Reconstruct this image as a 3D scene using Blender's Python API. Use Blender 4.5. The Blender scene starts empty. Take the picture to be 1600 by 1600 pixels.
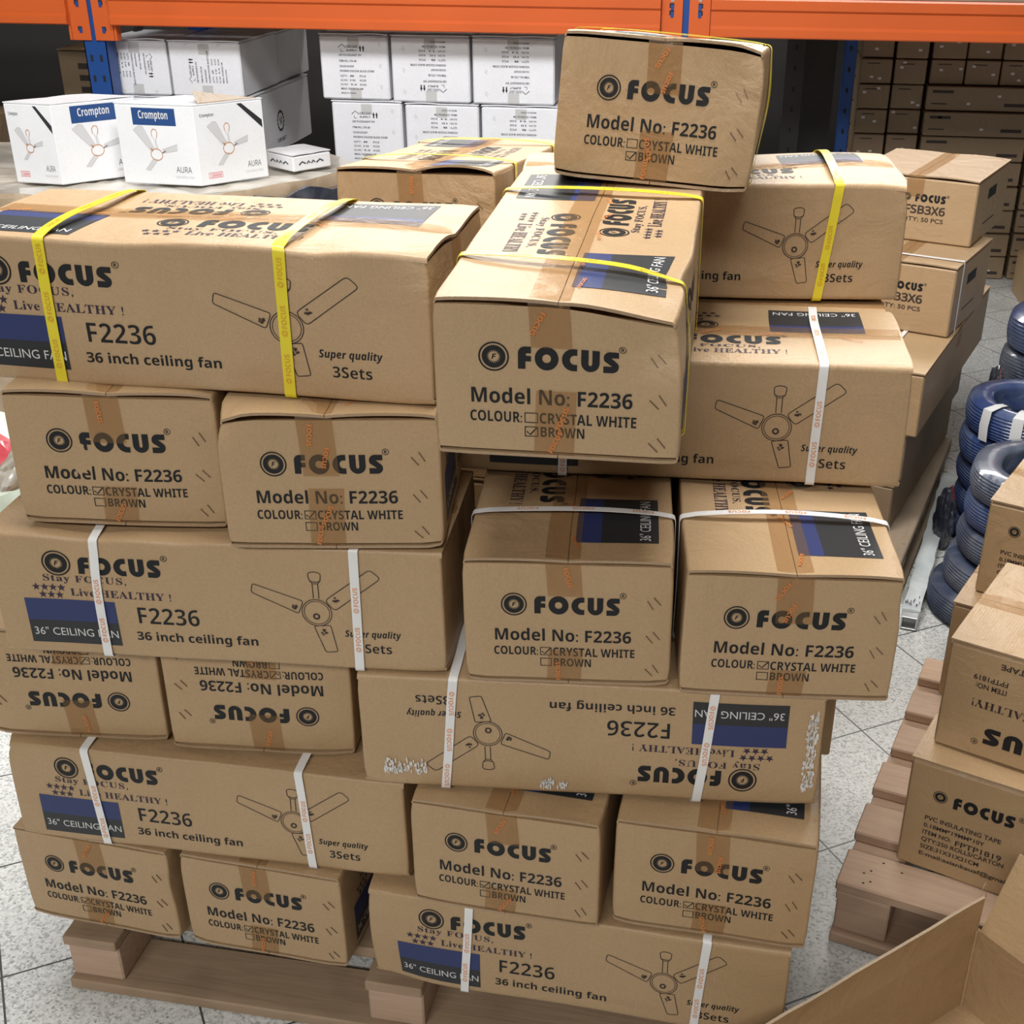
import bpy, math, random
from mathutils import Vector, Matrix
from mathutils.geometry import tessellate_polygon

SC = bpy.context.scene
COL = SC.collection

# ------------------------------------------------------------------ camera
cam_d = bpy.data.cameras.new('camera')
cam = bpy.data.objects.new('camera', cam_d)
COL.objects.link(cam)
FPX = 1978.57
PITCH, YAW, ROLL = 0.48849, -0.13336, -0.0064
cam_d.sensor_fit = 'HORIZONTAL'
cam_d.sensor_width = 36.0
cam_d.lens = 36.0 * FPX / 1600.0
cam_d.shift_x = -(871.19 - 800) / 1600.0
cam_d.shift_y = (877.42 - 800) / 1600.0
cam_d.clip_start = 0.02
cam_d.clip_end = 60
_f = Vector((math.sin(YAW) * math.cos(PITCH), math.cos(YAW) * math.cos(PITCH), -math.sin(PITCH)))
_r0 = Vector((math.cos(YAW), -math.sin(YAW), 0))
_d0 = _f.cross(_r0)
_r = math.cos(ROLL) * _r0 + math.sin(ROLL) * _d0
_d = -math.sin(ROLL) * _r0 + math.cos(ROLL) * _d0
cam.matrix_world = Matrix(((_r.x, -_d.x, -_f.x, 0.65383), (_r.y, -_d.y, -_f.y, -1.81445), (_r.z, -_d.z, -_f.z, 1.7201), (0, 0, 0, 1)))
SC.camera = cam

# ------------------------------------------------------------------ light
SC.view_settings.view_transform = 'Standard'
SC.view_settings.look = 'None'
SC.view_settings.exposure = 0.0
SC.view_settings.gamma = 1.0
SC.view_settings.use_curve_mapping = False
wd = bpy.data.worlds.new('warehouse_air')
SC.world = wd
wd.use_nodes = True
wd.node_tree.nodes['Background'].inputs[0].default_value = (1.0, 0.98, 0.95, 1)
wd.node_tree.nodes['Background'].inputs[1].default_value = 0.08


def area(name, loc, sx, sy, energy, col=(1, 0.97, 0.92), aim=None):
    l = bpy.data.lights.new(name, 'AREA')
    l.shape = 'RECTANGLE'
    l.size, l.size_y, l.energy, l.color = sx, sy, energy, col
    o = bpy.data.objects.new(name, l)
    COL.objects.link(o)
    o.location = loc
    if aim is not None:
        o.rotation_euler = (Vector(aim) - Vector(loc)).to_track_quat('-Z', 'Y').to_euler()
    return o


area('ceiling_light_over_aisle', (0.5, 0.15, 3.9), 1.6, 1.4, 108)
area('ceiling_light_far_behind_viewer', (-0.6, -6.5, 5.2), 5.0, 0.8, 305, (1.0, 0.975, 0.93), aim=(0, 1.5, 0.6))
area('added_fill_facing_racks', (-0.7, 0.5, 3.5), 2.4, 0.5, 95, (0.97, 0.98, 1.0), aim=(-0.7, 3.2, 0.9))  # unseen fill light, added to brighten the white carton fronts
area('added_sheen_light_beyond_racks', (0.3, 5.3, 3.5), 5.0, 0.8, 225, aim=(0.3, 0.5, 1.2))  # unseen light added past the racks to put sheen on the carton tops


# ------------------------------------------------------------------ materials
MATS = {}


def base_mat(name, col, rough=0.6, metal=0.0, coat=0.0, spec=0.5):
    m = bpy.data.materials.new(name)
    m.use_nodes = True
    b = m.node_tree.nodes['Principled BSDF']
    b.inputs['Base Color'].default_value = (*col, 1)
    b.inputs['Roughness'].default_value = rough
    b.inputs['Metallic'].default_value = metal
    b.inputs['Coat Weight'].default_value = coat
    b.inputs['Specular IOR Level'].default_value = spec
    MATS[name] = m
    return m


class NT:
    def __init__(s, m):
        s.t = m.node_tree
        s.b = s.t.nodes['Principled BSDF']

    def n(s, kind, **kw):
        x = s.t.nodes.new(kind)
        for k, v in kw.items():
            if k.startswith('_'):
                setattr(x, k[1:], v)
            else:
                key = int(k[1:]) if k[0] == 'i' and k[1:].isdigit() else k.replace('__', ' ')
                if isinstance(v, bpy.types.NodeSocket):
                    s.t.links.new(v, x.inputs[key])
                else:
                    x.inputs[key].default_value = v
        return x

    def link(s, a, bname):
        s.t.links.new(a, s.b.inputs[bname])

    def ramp(s, fac, stops):
        r = s.n('ShaderNodeValToRGB', i0=fac)
        e = r.color_ramp.elements
        while len(e) < len(stops):
            e.new(0.5)
        for q, (p, c) in zip(e, stops):
            q.position = p
            q.color = (*c, 1) if len(c) == 3 else c
        return r.outputs[0]

    def mix(s, fac, a, b, blend='MIX'):
        x = s.n('ShaderNodeMixRGB', _blend_type=blend)
        for i, v in enumerate((fac, a, b)):
            if isinstance(v, bpy.types.NodeSocket):
                s.t.links.new(v, x.inputs[i])
            else:
                x.inputs[i].default_value = v if i == 0 else (*v, 1)
        return x.outputs[0]


def mul(c, k):
    return tuple(min(1, x * k) for x in c)


def cardboard(name, col, bump=0.5):
    m = base_mat(name, col, 0.45, spec=0.5)
    t = NT(m)
    tc = t.n('ShaderNodeTexCoord').outputs['Object']
    big = t.n('ShaderNodeTexNoise', Vector=tc, Scale=5.0, Detail=4.0).outputs[0]
    fib = t.n('ShaderNodeTexNoise', Vector=t.n('ShaderNodeMapping', Vector=tc, Scale=(60, 60, 400)).outputs[0], Scale=4.0, Detail=2.0).outputs[0]
    c = t.mix(big, mul(col, 0.9), mul(col, 1.09))
    c = t.mix(t.ramp(fib, [(0.3, (0, 0, 0)), (0.75, (0.35, 0.35, 0.35))]), c, mul(col, 0.78))
    sc = t.n('ShaderNodeTexNoise', Vector=tc, Scale=11.0, Detail=8.0, Roughness=0.7).outputs[0]
    c = t.mix(t.ramp(sc, [(0.66, (0, 0, 0)), (0.78, (0.35, 0.35, 0.35))]), c, mul(col, 1.35))
    gr = t.n('ShaderNodeTexNoise', Vector=tc, Scale=320.0, Detail=2.0).outputs[0]
    c = t.mix(t.ramp(gr, [(0.35, (0.30, 0.30, 0.30)), (0.6, (0, 0, 0))]), c, mul(col, 0.74))
    t.link(c, 'Base Color')
    flute = t.n('ShaderNodeTexWave', Vector=tc, Scale=60.0, Distortion=1.2, Detail=1.0, _bands_direction='X').outputs[1]
    cr = t.n('ShaderNodeTexNoise', Vector=tc, Scale=9.0, Detail=6.0, Roughness=0.55, Distortion=0.8).outputs[0]
    h = t.n('ShaderNodeMath', _operation='MULTIPLY_ADD', i0=cr, i1=1.0, i2=t.n('ShaderNodeMath', _operation='MULTIPLY', i0=flute, i1=0.012).outputs[0]).outputs[0]
    h = t.n('ShaderNodeMath', _operation='MULTIPLY_ADD', i0=fib, i1=0.02, i2=h).outputs[0]
    bp = t.n('ShaderNodeBump', Strength=bump, Distance=0.012, Height=h)
    t.link(bp.outputs[0], 'Normal')
    return m


KRAFT = [(0.465, 0.314, 0.172), (0.45, 0.302, 0.163), (0.475, 0.322, 0.180), (0.43, 0.29, 0.160)]
for i, c in enumerate(KRAFT):
    cardboard('kraft_%d' % i, c)
cardboard('kraft_dark_shaded', (0.27, 0.19, 0.115))  # darker brown board, with the far rack's shade worked into the colour
cardboard('kraft_grey', (0.42, 0.33, 0.235))
cardboard('board_edge', (0.40, 0.275, 0.165), 0.9)
cardboard('board_torn', (0.53, 0.41, 0.28), 0.9)
cardboard('white_board', (0.78, 0.79, 0.83), 0.25)
cardboard('white_gloss', (0.80, 0.81, 0.83), 0.12)
MATS['white_gloss'].node_tree.nodes['Principled BSDF'].inputs['Roughness'].default_value = 0.35
base_mat('ink_black', (0.012, 0.013, 0.015), 0.55, spec=0.3)
base_mat('ink_violet', (0.030, 0.018, 0.040), 0.55, spec=0.5)
base_mat('ink_line', (0.035, 0.022, 0.018), 0.6, spec=0.5)
base_mat('label_blue', (0.022, 0.035, 0.13), 0.5, spec=0.5)
base_mat('label_black', (0.020, 0.022, 0.026), 0.5, spec=0.5)
base_mat('label_white', (0.62, 0.62, 0.62), 0.6)
base_mat('ink_grey', (0.085, 0.085, 0.10), 0.6, spec=0.3)
base_mat('ink_pale', (0.42, 0.42, 0.44), 0.6)
base_mat('ink_orange', (0.62, 0.20, 0.045), 0.5)
base_mat('ink_red', (0.65, 0.12, 0.14), 0.5)
base_mat('panel_blue', (0.018, 0.062, 0.20), 0.35)
base_mat('copper', (0.50, 0.25, 0.13), 0.4)
base_mat('blade_grey', (0.55, 0.55, 0.56), 0.5)
base_mat('strap_white', (0.78, 0.78, 0.78), 0.35)
base_mat('strap_yellow', (0.76, 0.64, 0.035), 0.35)
base_mat('strap_orange', (0.72, 0.30, 0.12), 0.4)
base_mat('strap_amber', (0.66, 0.36, 0.03), 0.4)
base_mat('staple_metal', (0.22, 0.15, 0.10), 0.4, 0.7)
base_mat('bare_metal', (0.55, 0.56, 0.57), 0.35, 0.9)
base_mat('dark_gap', (0.012, 0.011, 0.010), 0.9)
base_mat('chalk', (0.72, 0.71, 0.69), 0.8)


def tape_mat(name, tint, tr):
    m = base_mat(name, tint, 0.16)
    t = NT(m)
    tc = t.n('ShaderNodeTexCoord').outputs['Object']
    nz = t.n('ShaderNodeTexNoise', Vector=tc, Scale=26.0, Detail=5.0, Distortion=1.5).outputs[0]
    bp = t.n('ShaderNodeBump', Strength=0.5, Distance=0.006, Height=nz)
    t.link(bp.outputs[0], 'Normal')
    tb = t.n('ShaderNodeBsdfTransparent', Color=(*tr, 1))
    mx = t.n('ShaderNodeMixShader', i0=0.10, i1=tb.outputs[0], i2=t.b.outputs[0])
    t.t.links.new(mx.outputs[0], t.t.nodes['Material Output'].inputs[0])
    return m


tape_mat('tape_film', (0.42, 0.28, 0.16), (0.955, 0.915, 0.86))
tape_mat('clear_film', (0.55, 0.53, 0.50), (0.95, 0.95, 0.94))


def wood(name, a, b):
    m = base_mat(name, a, 0.75)
    t = NT(m)
    tc = t.n('ShaderNodeTexCoord').outputs['Object']
    mp = t.n('ShaderNodeMapping', Vector=tc, Scale=(3, 40, 40)).outputs[0]
    g = t.n('ShaderNodeTexNoise', Vector=mp, Scale=2.0, Detail=6.0, Distortion=0.6).outputs[0]
    s = t.n('ShaderNodeTexNoise', Vector=tc, Scale=7.0, Detail=3.0).outputs[0]
    c = t.mix(g, a, b)
    c = t.mix(t.ramp(s, [(0.5, (0, 0, 0)), (0.75, (0.5, 0.5, 0.5))]), c, mul(b, 0.65))
    t.link(c, 'Base Color')
    t.link(t.n('ShaderNodeBump', Strength=0.35, Distance=0.004, Height=g).outputs[0], 'Normal')


wood('wood_brown', (0.42, 0.30, 0.20), (0.29, 0.195, 0.12))
wood('wood_pale', (0.56, 0.40, 0.285), (0.41, 0.27, 0.185))
wood('wood_grey', (0.36, 0.28, 0.20), (0.25, 0.19, 0.13))


def floor_mat():
    m = base_mat('terrazzo', (0.55, 0.55, 0.53), 0.42)
    t = NT(m)
    tc = t.n('ShaderNodeTexCoord').outputs['Object']
    v = t.n('ShaderNodeTexVoronoi', Vector=tc, Scale=210.0).outputs['Color']
    v1 = t.n('ShaderNodeSeparateColor', Color=v).outputs[0]
    c = t.ramp(v1, [(0.0, (0.33, 0.34, 0.33)), (0.25, (0.56, 0.57, 0.56)), (0.55, (0.70, 0.71, 0.69)), (1.0, (0.80, 0.81, 0.79))])
    big = t.n('ShaderNodeTexNoise', Vector=tc, Scale=1.6, Detail=6.0).outputs[0]
    c = t.mix(t.ramp(big, [(0.35, (0, 0, 0)), (0.7, (0.4, 0.4, 0.4))]), c, (0.44, 0.44, 0.42))
    sp = t.n('ShaderNodeTexNoise', Vector=tc, Scale=110.0, Detail=2.0).outputs[0]
    c = t.mix(t.ramp(sp, [(0.64, (0, 0, 0)), (0.72, (0.8, 0.8, 0.8))]), c, (0.16, 0.16, 0.15))
    t.link(c, 'Base Color')
    t.link(t.n('ShaderNodeBump', Strength=0.06, Distance=0.002, Height=sp).outputs[0], 'Normal')


floor_mat()
base_mat('grout', (0.075, 0.075, 0.07), 0.9)
base_mat('plaster', (0.04, 0.037, 0.034), 0.9)


def painted(name, col, rough=0.38, wear=(0.08, 0.05, 0.04)):
    m = base_mat(name, col, rough)
    t = NT(m)
    tc = t.n('ShaderNodeTexCoord').outputs['Object']
    n = t.n('ShaderNodeTexNoise', Vector=tc, Scale=14.0, Detail=8.0, Roughness=0.75).outputs[0]
    big = t.n('ShaderNodeTexNoise', Vector=tc, Scale=3.0, Detail=2.0).outputs[0]
    c = t.mix(big, mul(col, 0.85), mul(col, 1.1))
    c = t.mix(t.ramp(n, [(0.70, (0, 0, 0)), (0.74, (0.8, 0.8, 0.8))]), c, wear)
    t.link(c, 'Base Color')


painted('rack_orange', (0.56, 0.100, 0.018))
painted('rack_blue', (0.008, 0.055, 0.23))
painted('rack_black', (0.02, 0.02, 0.022))


def cable_mat(name, col, haze):
    m = base_mat(name, col, 0.32, coat=0.8)
    t = NT(m)
    tc = t.n('ShaderNodeTexCoord').outputs['Object']
    n = t.n('ShaderNodeTexNoise', Vector=tc, Scale=9.0, Detail=5.0, Distortion=1.0).outputs[0]
    c = t.mix(t.ramp(n, [(0.42, (0, 0, 0)), (0.68, (0.75, 0.75, 0.75))]), col, haze)
    t.link(c, 'Base Color')
    t.link(t.n('ShaderNodeBump', Strength=0.6, Distance=0.008, Height=n).outputs[0], 'Normal')


cable_mat('cable_blue', (0.028, 0.052, 0.16), (0.10, 0.13, 0.21))
cable_mat('cable_slate', (0.05, 0.065, 0.11), (0.15, 0.17, 0.21))
cable_mat('cable_red', (0.20, 0.03, 0.04), (0.30, 0.12, 0.12))
cable_mat('film_milky', (0.62, 0.57, 0.48), (0.74, 0.71, 0.64))
cable_mat('film_brown', (0.33, 0.24, 0.15), (0.46, 0.36, 0.25))
cable_mat('film_dark', (0.022, 0.027, 0.045), (0.09, 0.10, 0.12))
cable_mat('film_silver', (0.55, 0.60, 0.62), (0.75, 0.80, 0.80))
cable_mat('sack_green', (0.55, 0.62, 0.52), (0.70, 0.74, 0.66))
cable_mat('sack_red', (0.50, 0.05, 0.07), (0.55, 0.2, 0.2))


# ------------------------------------------------------------------ mesh builder
class MB:
    def __init__(s):
        s.v, s.f, s.m, s.mats = [], [], [], []

    def mi(s, mat):
        if mat not in s.mats:
            s.mats.append(mat)
        return s.mats.index(mat)

    def add(s, vs, fs, mat):
        o, k = len(s.v), s.mi(mat)
        s.v += [tuple(p) for p in vs]
        for f in fs:
            s.f.append(tuple(i + o for i in f))
            s.m.append(k)

    def box(s, c, d, mat, R=None, bev=0.0):
        hx, hy, hz = d[0] / 2, d[1] / 2, d[2] / 2
        b = min(bev, hx * .45, hy * .45, hz * .45)
        pts, idx = [], {}
        if b <= 0:
            for x in (-1, 1):
                for y in (-1, 1):
                    for z in (-1, 1):
                        pts.append(Vector((x * hx, y * hy, z * hz)))
            fs = [(0, 1, 3, 2), (4, 6, 7, 5), (0, 4, 5, 1), (2, 3, 7, 6), (0, 2, 6, 4), (1, 5, 7, 3)]
        else:
            h = (hx, hy, hz)
            for sx in (-1, 1):
                for sy in (-1, 1):
                    for sz in (-1, 1):
                        sg = (sx, sy, sz)
                        for a in range(3):
                            q = [sg[i] * (h[i] - (0 if i == a else b)) for i in range(3)]
                            idx[(sx, sy, sz, a)] = len(pts)
                            pts.append(Vector(q))
            fs = []
            for a in range(3):
                u, w = (a + 1) % 3, (a + 2) % 3
                for sg in (-1, 1):
                    def k(p, q, a=a, u=u, w=w, sg=sg):
                        t = [0, 0, 0]
                        t[a], t[u], t[w] = sg, p, q
                        return idx[(t[0], t[1], t[2], a)]
                    f = [k(-1, -1), k(1, -1), k(1, 1), k(-1, 1)]
                    fs.append(tuple(f if sg > 0 else f[::-1]))
                    def e(p, q, ax, a=a, u=u, w=w):
                        t = [0, 0, 0]
                        t[a], t[u], t[w] = p[0], p[1], p[2]
                        return idx[(t[0], t[1], t[2], ax)]
                # bevel strips along axis a
                for su in (-1, 1):
                    for sw in (-1, 1):
                        def g(sa, ax):
                            t = [0, 0, 0]
                            t[a], t[u], t[w] = sa, su, sw
                            return idx[(t[0], t[1], t[2], ax)]
                        f = [g(-1, u), g(1, u), g(1, w), g(-1, w)]
                        fs.append(tuple(f if su * sw > 0 else f[::-1]))
            for sx in (-1, 1):
                for sy in (-1, 1):
                    for sz in (-1, 1):
                        f = [idx[(sx, sy, sz, a)] for a in range(3)]
                        fs.append(tuple(f if sx * sy * sz > 0 else f[::-1]))
        c = Vector(c)
        pts = [(R @ p if R is not None else p) + c for p in pts]
        s.add(pts, fs, mat)

    def sheet(s, outer, inner, mat, rim=None, closed=False):
        """two matching point grids -> closed slab"""
        n, m = len(outer), len(outer[0])
        vs = [p for row in outer for p in row] + [p for row in inner for p in row]
        N = n * m
        fs, rf = [], []
        for i in range(n - 1):
            for j in range(m - 1):
                a, b, c, d = i * m + j, (i + 1) * m + j, (i + 1) * m + j + 1, i * m + j + 1
                fs.append((a, b, c, d))
                fs.append((N + d, N + c, N + b, N + a))
        for i in range(n - 1):
            for j, fl in ((0, 0), (m - 1, 1)):
                a, b = i * m + j, (i + 1) * m + j
                f = (b, a, N + a, N + b)
                rf.append(f if not fl else f[::-1])
        if not closed:
            for j in range(m - 1):
                for i, fl in ((0, 0), (n - 1, 1)):
                    a, b = i * m + j, i * m + j + 1
                    f = (a, b, N + b, N + a)
                    rf.append(f if not fl else f[::-1])
        s.add(vs, fs, mat)
        if rim is None:
            rim = mat
        o, k = len(s.v) - len(vs), s.mi(rim)
        for f in rf:
            s.f.append(tuple(i + o for i in f))
            s.m.append(k)

    def build(s, name, parent=None, smooth=35, loc=None):
        me = bpy.data.meshes.new(name)
        me.from_pydata(s.v, [], s.f)
        for mt in s.mats:
            me.materials.append(MATS[mt])
        me.polygons.foreach_set('material_index', s.m)
        if smooth:
            me.polygons.foreach_set('use_smooth', [True] * len(me.polygons))
            me.set_sharp_from_angle(angle=math.radians(smooth))
        me.update()
        o = bpy.data.objects.new(name, me)
        COL.objects.link(o)
        if parent is not None:
            o.parent = parent
        if loc is not None:
            o.location = loc
        return o


def empty(name, loc=(0, 0, 0), rot=None):
    o = bpy.data.objects.new(name, None)
    COL.objects.link(o)
    o.empty_display_size = 0.05
    if rot is None:
        o.location = loc
    else:
        o.matrix_world = Matrix.Translation(Vector(loc)) @ rot.to_4x4()
    return o


def tag(o, label, cat, group=None, kind=None):
    o['label'] = label
    o['category'] = cat
    if group:
        o['group'] = group
    if kind:
        o['kind'] = kind
    return o


def structure(o, kind='structure'):
    o['kind'] = kind
    return o


def rz(a):
    return Matrix.Rotation(a, 3, 'Z')


# ------------------------------------------------------------------ lettering
_tc = {}
STY = {'bold': (0x1D5D4, 0x1D5EE, 0x1D7EC), 'sans': (0x1D5A0, 0x1D5BA, 0x1D7E2), 'serif': (0x1D400, 0x1D41A, 0x1D7CE), 'ital': (0x1D63C, 0x1D656, 0x1D7EC), 'plain': None}


def glyphs(body, style='bold', off=0.0, spacing=1.0):
    key = (body, style, off, spacing)
    if key in _tc:
        return _tc[key]
    st = STY[style]
    s = ''
    for ch in body:
        if st and 'A' <= ch <= 'Z':
            s += chr(st[0] + ord(ch) - 65)
        elif st and 'a' <= ch <= 'z':
            s += chr(st[1] + ord(ch) - 97)
        elif st and '0' <= ch <= '9':
            s += chr(st[2] + ord(ch) - 48)
        else:
            s += ch
    cu = bpy.data.curves.new('lettering', 'FONT')
    cu.body = s
    cu.resolution_u = 3
    cu.offset = off
    cu.space_character = spacing
    ob = bpy.data.objects.new('lettering', cu)
    COL.objects.link(ob)
    dg = bpy.context.evaluated_depsgraph_get()
    me = ob.evaluated_get(dg).to_mesh()
    vs = [(v.co.x, v.co.y) for v in me.vertices]
    fs = [tuple(p.vertices) for p in me.polygons]
    ob.evaluated_get(dg).to_mesh_clear()
    bpy.data.objects.remove(ob)
    bpy.data.curves.remove(cu)
    xs = [p[0] for p in vs]
    bb = (min(xs), max(xs))
    _tc[key] = (vs, fs, bb)
    return _tc[key]


def arc(cx, cy, r, a0, a1, n, ry=None):
    ry = r if ry is None else ry
    return [(cx + r * math.cos(math.radians(a0 + (a1 - a0) * i / n)), cy + ry * math.sin(math.radians(a0 + (a1 - a0) * i / n))) for i in range(n + 1)]


def poly_tris(pts):
    v = [Vector((p[0], p[1], 0)) for p in pts]
    return [tuple(t) for t in tessellate_polygon([v])]


def ring_quads(a, b):
    n = len(a)
    return list(a) + list(b), [(i, (i + 1) % n, n + (i + 1) % n, n + i) for i in range(n)]


def focus_letters():
    out = []
    F = [(0, 0), (0.33, 0), (0.33, 0.34), (0.575, 0.34), (0.575, 0.585), (0.40, 0.585)] + arc(0.40, 0.645, 0.06, 270, 90, 5)[1:] + [(0.575, 0.705), (0.575, 1.0), (0.30, 1.0)] + arc(0.30, 0.70, 0.30, 90, 180, 7)[1:]
    out.append((F, poly_tris(F)))
    N = 36
    a = [(1.265 + .525 * math.cos(2 * math.pi * i / N), .5 + .525 * math.sin(2 * math.pi * i / N)) for i in range(N)]
    b = [(1.265 + .195 * math.cos(2 * math.pi * i / N), .5 + .195 * math.sin(2 * math.pi * i / N)) for i in range(N)]
    out.append(ring_quads(b, a))
    C = [(2.614, 1.0), (2.44, 1.0)] + arc(2.44, .5, .50, 90, 270, 16)[1:] + [(2.614, 0.0), (2.614, 0.29), (2.50, 0.29)] + arc(2.50, .5, .21, 270, 90, 10)[1:] + [(2.614, .71)]
    out.append((C, poly_tris(C)))
    U = [(2.79, 1.0), (2.79, 0.41)] + arc(3.1975, .41, .4075, 180, 360, 16)[1:] + [(3.605, 1.0), (3.28, 1.0), (3.28, .36)] + arc(3.1975, .36, .0825, 360, 180, 6)[1:] + [(3.115, 1.0)]
    out.append((U, poly_tris(U)))
    S = [(4.46, 1.0), (4.08, 1.0)] + arc(4.08, .70, .30, 90, 215, 9)[1:] + [(4.17, .30), (3.777, .30), (3.777, 0.0), (4.17, 0.0)] + arc(4.17, .29, .29, 270, 395, 9)[1:] + [(4.12, .71), (4.46, .71)]
    out.append((S, poly_tris(S)))
    return out


FOCUS = focus_letters()


class Art:
    """flat print on a face: triangles in (u, v) metres"""

    def __init__(s):
        s.items = []

    def tris(s, vs, fs, mat, z=0):
        s.items.append((vs, fs, mat, z))

    def text(s, body, x0, x1, y, h=None, mat='ink_black', style='bold', off=0.0, rot=0.0, cap=0.714, z=0, spacing=1.0):
        vs, fs, (a, b) = glyphs(body, style, off, spacing)
        sx = (x1 - x0) / (b - a)
        sy = (h / cap) if h else sx
        s.tris([(x0 + (p[0] - a) * sx, y + p[1] * sy) for p in vs], fs, mat, z)

    def rect(s, x0, x1, y0, y1, mat, z=0, n=1):
        vs, fs = [], []
        for i in range(n + 1):
            for j in range(n + 1):
                vs.append((x0 + (x1 - x0) * i / n, y0 + (y1 - y0) * j / n))
        for i in range(n):
            for j in range(n):
                a = i * (n + 1) + j
                fs.append((a, a + n + 1, a + n + 2, a + 1))
        s.tris(vs, fs, mat, z)

    def frame(s, x0, x1, y0, y1, w, mat):
        o = [(x0, y0), (x1, y0), (x1, y1), (x0, y1)]
        i = [(x0 + w, y0 + w), (x1 - w, y0 + w), (x1 - w, y1 - w), (x0 + w, y1 - w)]
        vs, fs = ring_quads(o, i)
        s.tris(vs, fs, mat)

    def line(s, pts, w, mat='ink_line', closed=False, z=0):
        n = len(pts)
        if closed:
            pts = pts + [pts[0]]
        L, R = [], []
        m = len(pts)
        for i, p in enumerate(pts):
            q0 = pts[i - 1] if i > 0 else (pts[-2] if closed else p)
            q1 = pts[i + 1] if i < m - 1 else (pts[1] if closed else p)
            dx, dy = q1[0] - q0[0], q1[1] - q0[1]
            l = math.hypot(dx, dy) or 1
            nx, ny = -dy / l * w / 2, dx / l * w / 2
            L.append((p[0] + nx, p[1] + ny))
            R.append((p[0] - nx, p[1] - ny))
        s.tris(L + R, [(m + i, m + i + 1, i + 1, i) for i in range(m - 1)], mat, z)

    def ring(s, cx, cy, r0, r1, mat, n=28, z=0):
        a = [(cx + r0 * math.cos(2 * math.pi * i / n), cy + r0 * math.sin(2 * math.pi * i / n)) for i in range(n)]
        b = [(cx + r1 * math.cos(2 * math.pi * i / n), cy + r1 * math.sin(2 * math.pi * i / n)) for i in range(n)]
        vs, fs = ring_quads(a, b)
        s.tris(vs, fs, mat, z)

    def poly(s, pts, mat, z=0):
        s.tris(pts, poly_tris(pts), mat, z)

    def logo(s, cx, cy, r, mat='ink_black', simple=False):
        s.ring(cx, cy, r * 0.89, r, mat)
        N = 40
        star = [(cx + r * (.30 if i % 2 else .50) * math.cos(2 * math.pi * i / N), cy + r * (.30 if i % 2 else .50) * math.sin(2 * math.pi * i / N)) for i in range(N)]
        disc = [(cx + r * .77 * math.cos(2 * math.pi * i / N), cy + r * .77 * math.sin(2 * math.pi * i / N)) for i in range(N)]
        vs, fs = ring_quads(star, disc)
        s.tris(vs, fs, mat)
        if not simple:
            s.text('F', cx - r * .15, cx + r * .17, cy - r * .17, r * .36, mat, 'ital')

    def focus(s, x0, x1, y0, y1, mat='ink_black'):
        sx, sy = (x1 - x0) / 4.46, (y1 - y0)
        for vs, fs in FOCUS:
            s.tris([(x0 + p[0] * sx, y0 + p[1] * sy) for p in vs], fs, mat)

    def reg(s, cx, cy, r, mat='ink_black'):
        s.ring(cx, cy, r * .82, r, mat, 16)
        s.text('R', cx - r * .38, cx + r * .42, cy - r * .5, r * 1.0, mat, 'bold')

    def star(s, cx, cy, r, mat):
        pts = [(cx + r * (1 if i % 2 == 0 else .4) * math.cos(math.radians(90 + 36 * i)), cy + r * (1 if i % 2 == 0 else .4) * math.sin(math.radians(90 + 36 * i))) for i in range(10)]
        s.tris([(cx, cy)] + pts, [(0, i + 1, (i + 1) % 10 + 1) for i in range(10)], mat)

    def put(s, mb, org, U, V, N, field=None, off=0.0006):
        for vs, fs, mat, z in s.items:
            P = []
            for u, v in vs:
                p = org + U * u + V * v + N * (off + z)
                P.append(field(p) if field else p)
            # keep facing out
            fl = []
            for f in fs:
                a, b, c = vs[f[0]], vs[f[1]], vs[f[2]]
                ar = (b[0] - a[0]) * (c[1] - a[1]) - (b[1] - a[1]) * (c[0] - a[0])
                fl.append(f if ar >= 0 else f[::-1])
            mb.add(P, fl, mat)


X, Y, Z = Vector((1, 0, 0)), Vector((0, 1, 0)), Vector((0, 0, 1))


def end_art(white=True):
    a = Art()
    a.logo(-.074, .028, .0178)
    a.focus(-.046, .071, .0145, .0415)
    a.reg(.0755, .0455, .0046)
    a.text('Model No: F2236', -.101, .088, -.0290, .0185)
    a.text('COLOUR:', -.103, -.042, -.0525, .0132)
    a.frame(-.039, -.023, -.0525, -.0395, .0011, 'ink_black')
    a.text('CRYSTAL WHITE', -.021, .093, -.0525, .0132)
    a.frame(-.039, -.023, -.0700, -.0570, .0011, 'ink_black')
    a.text('BROWN', -.020, .032, -.0695, .0126)
    y = -.0525 if white else -.0700
    a.line([(-.0365, y + .0065), (-.0325, y + .0025), (-.0245, y + .0118)], .0017, 'ink_black')
    return a


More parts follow.
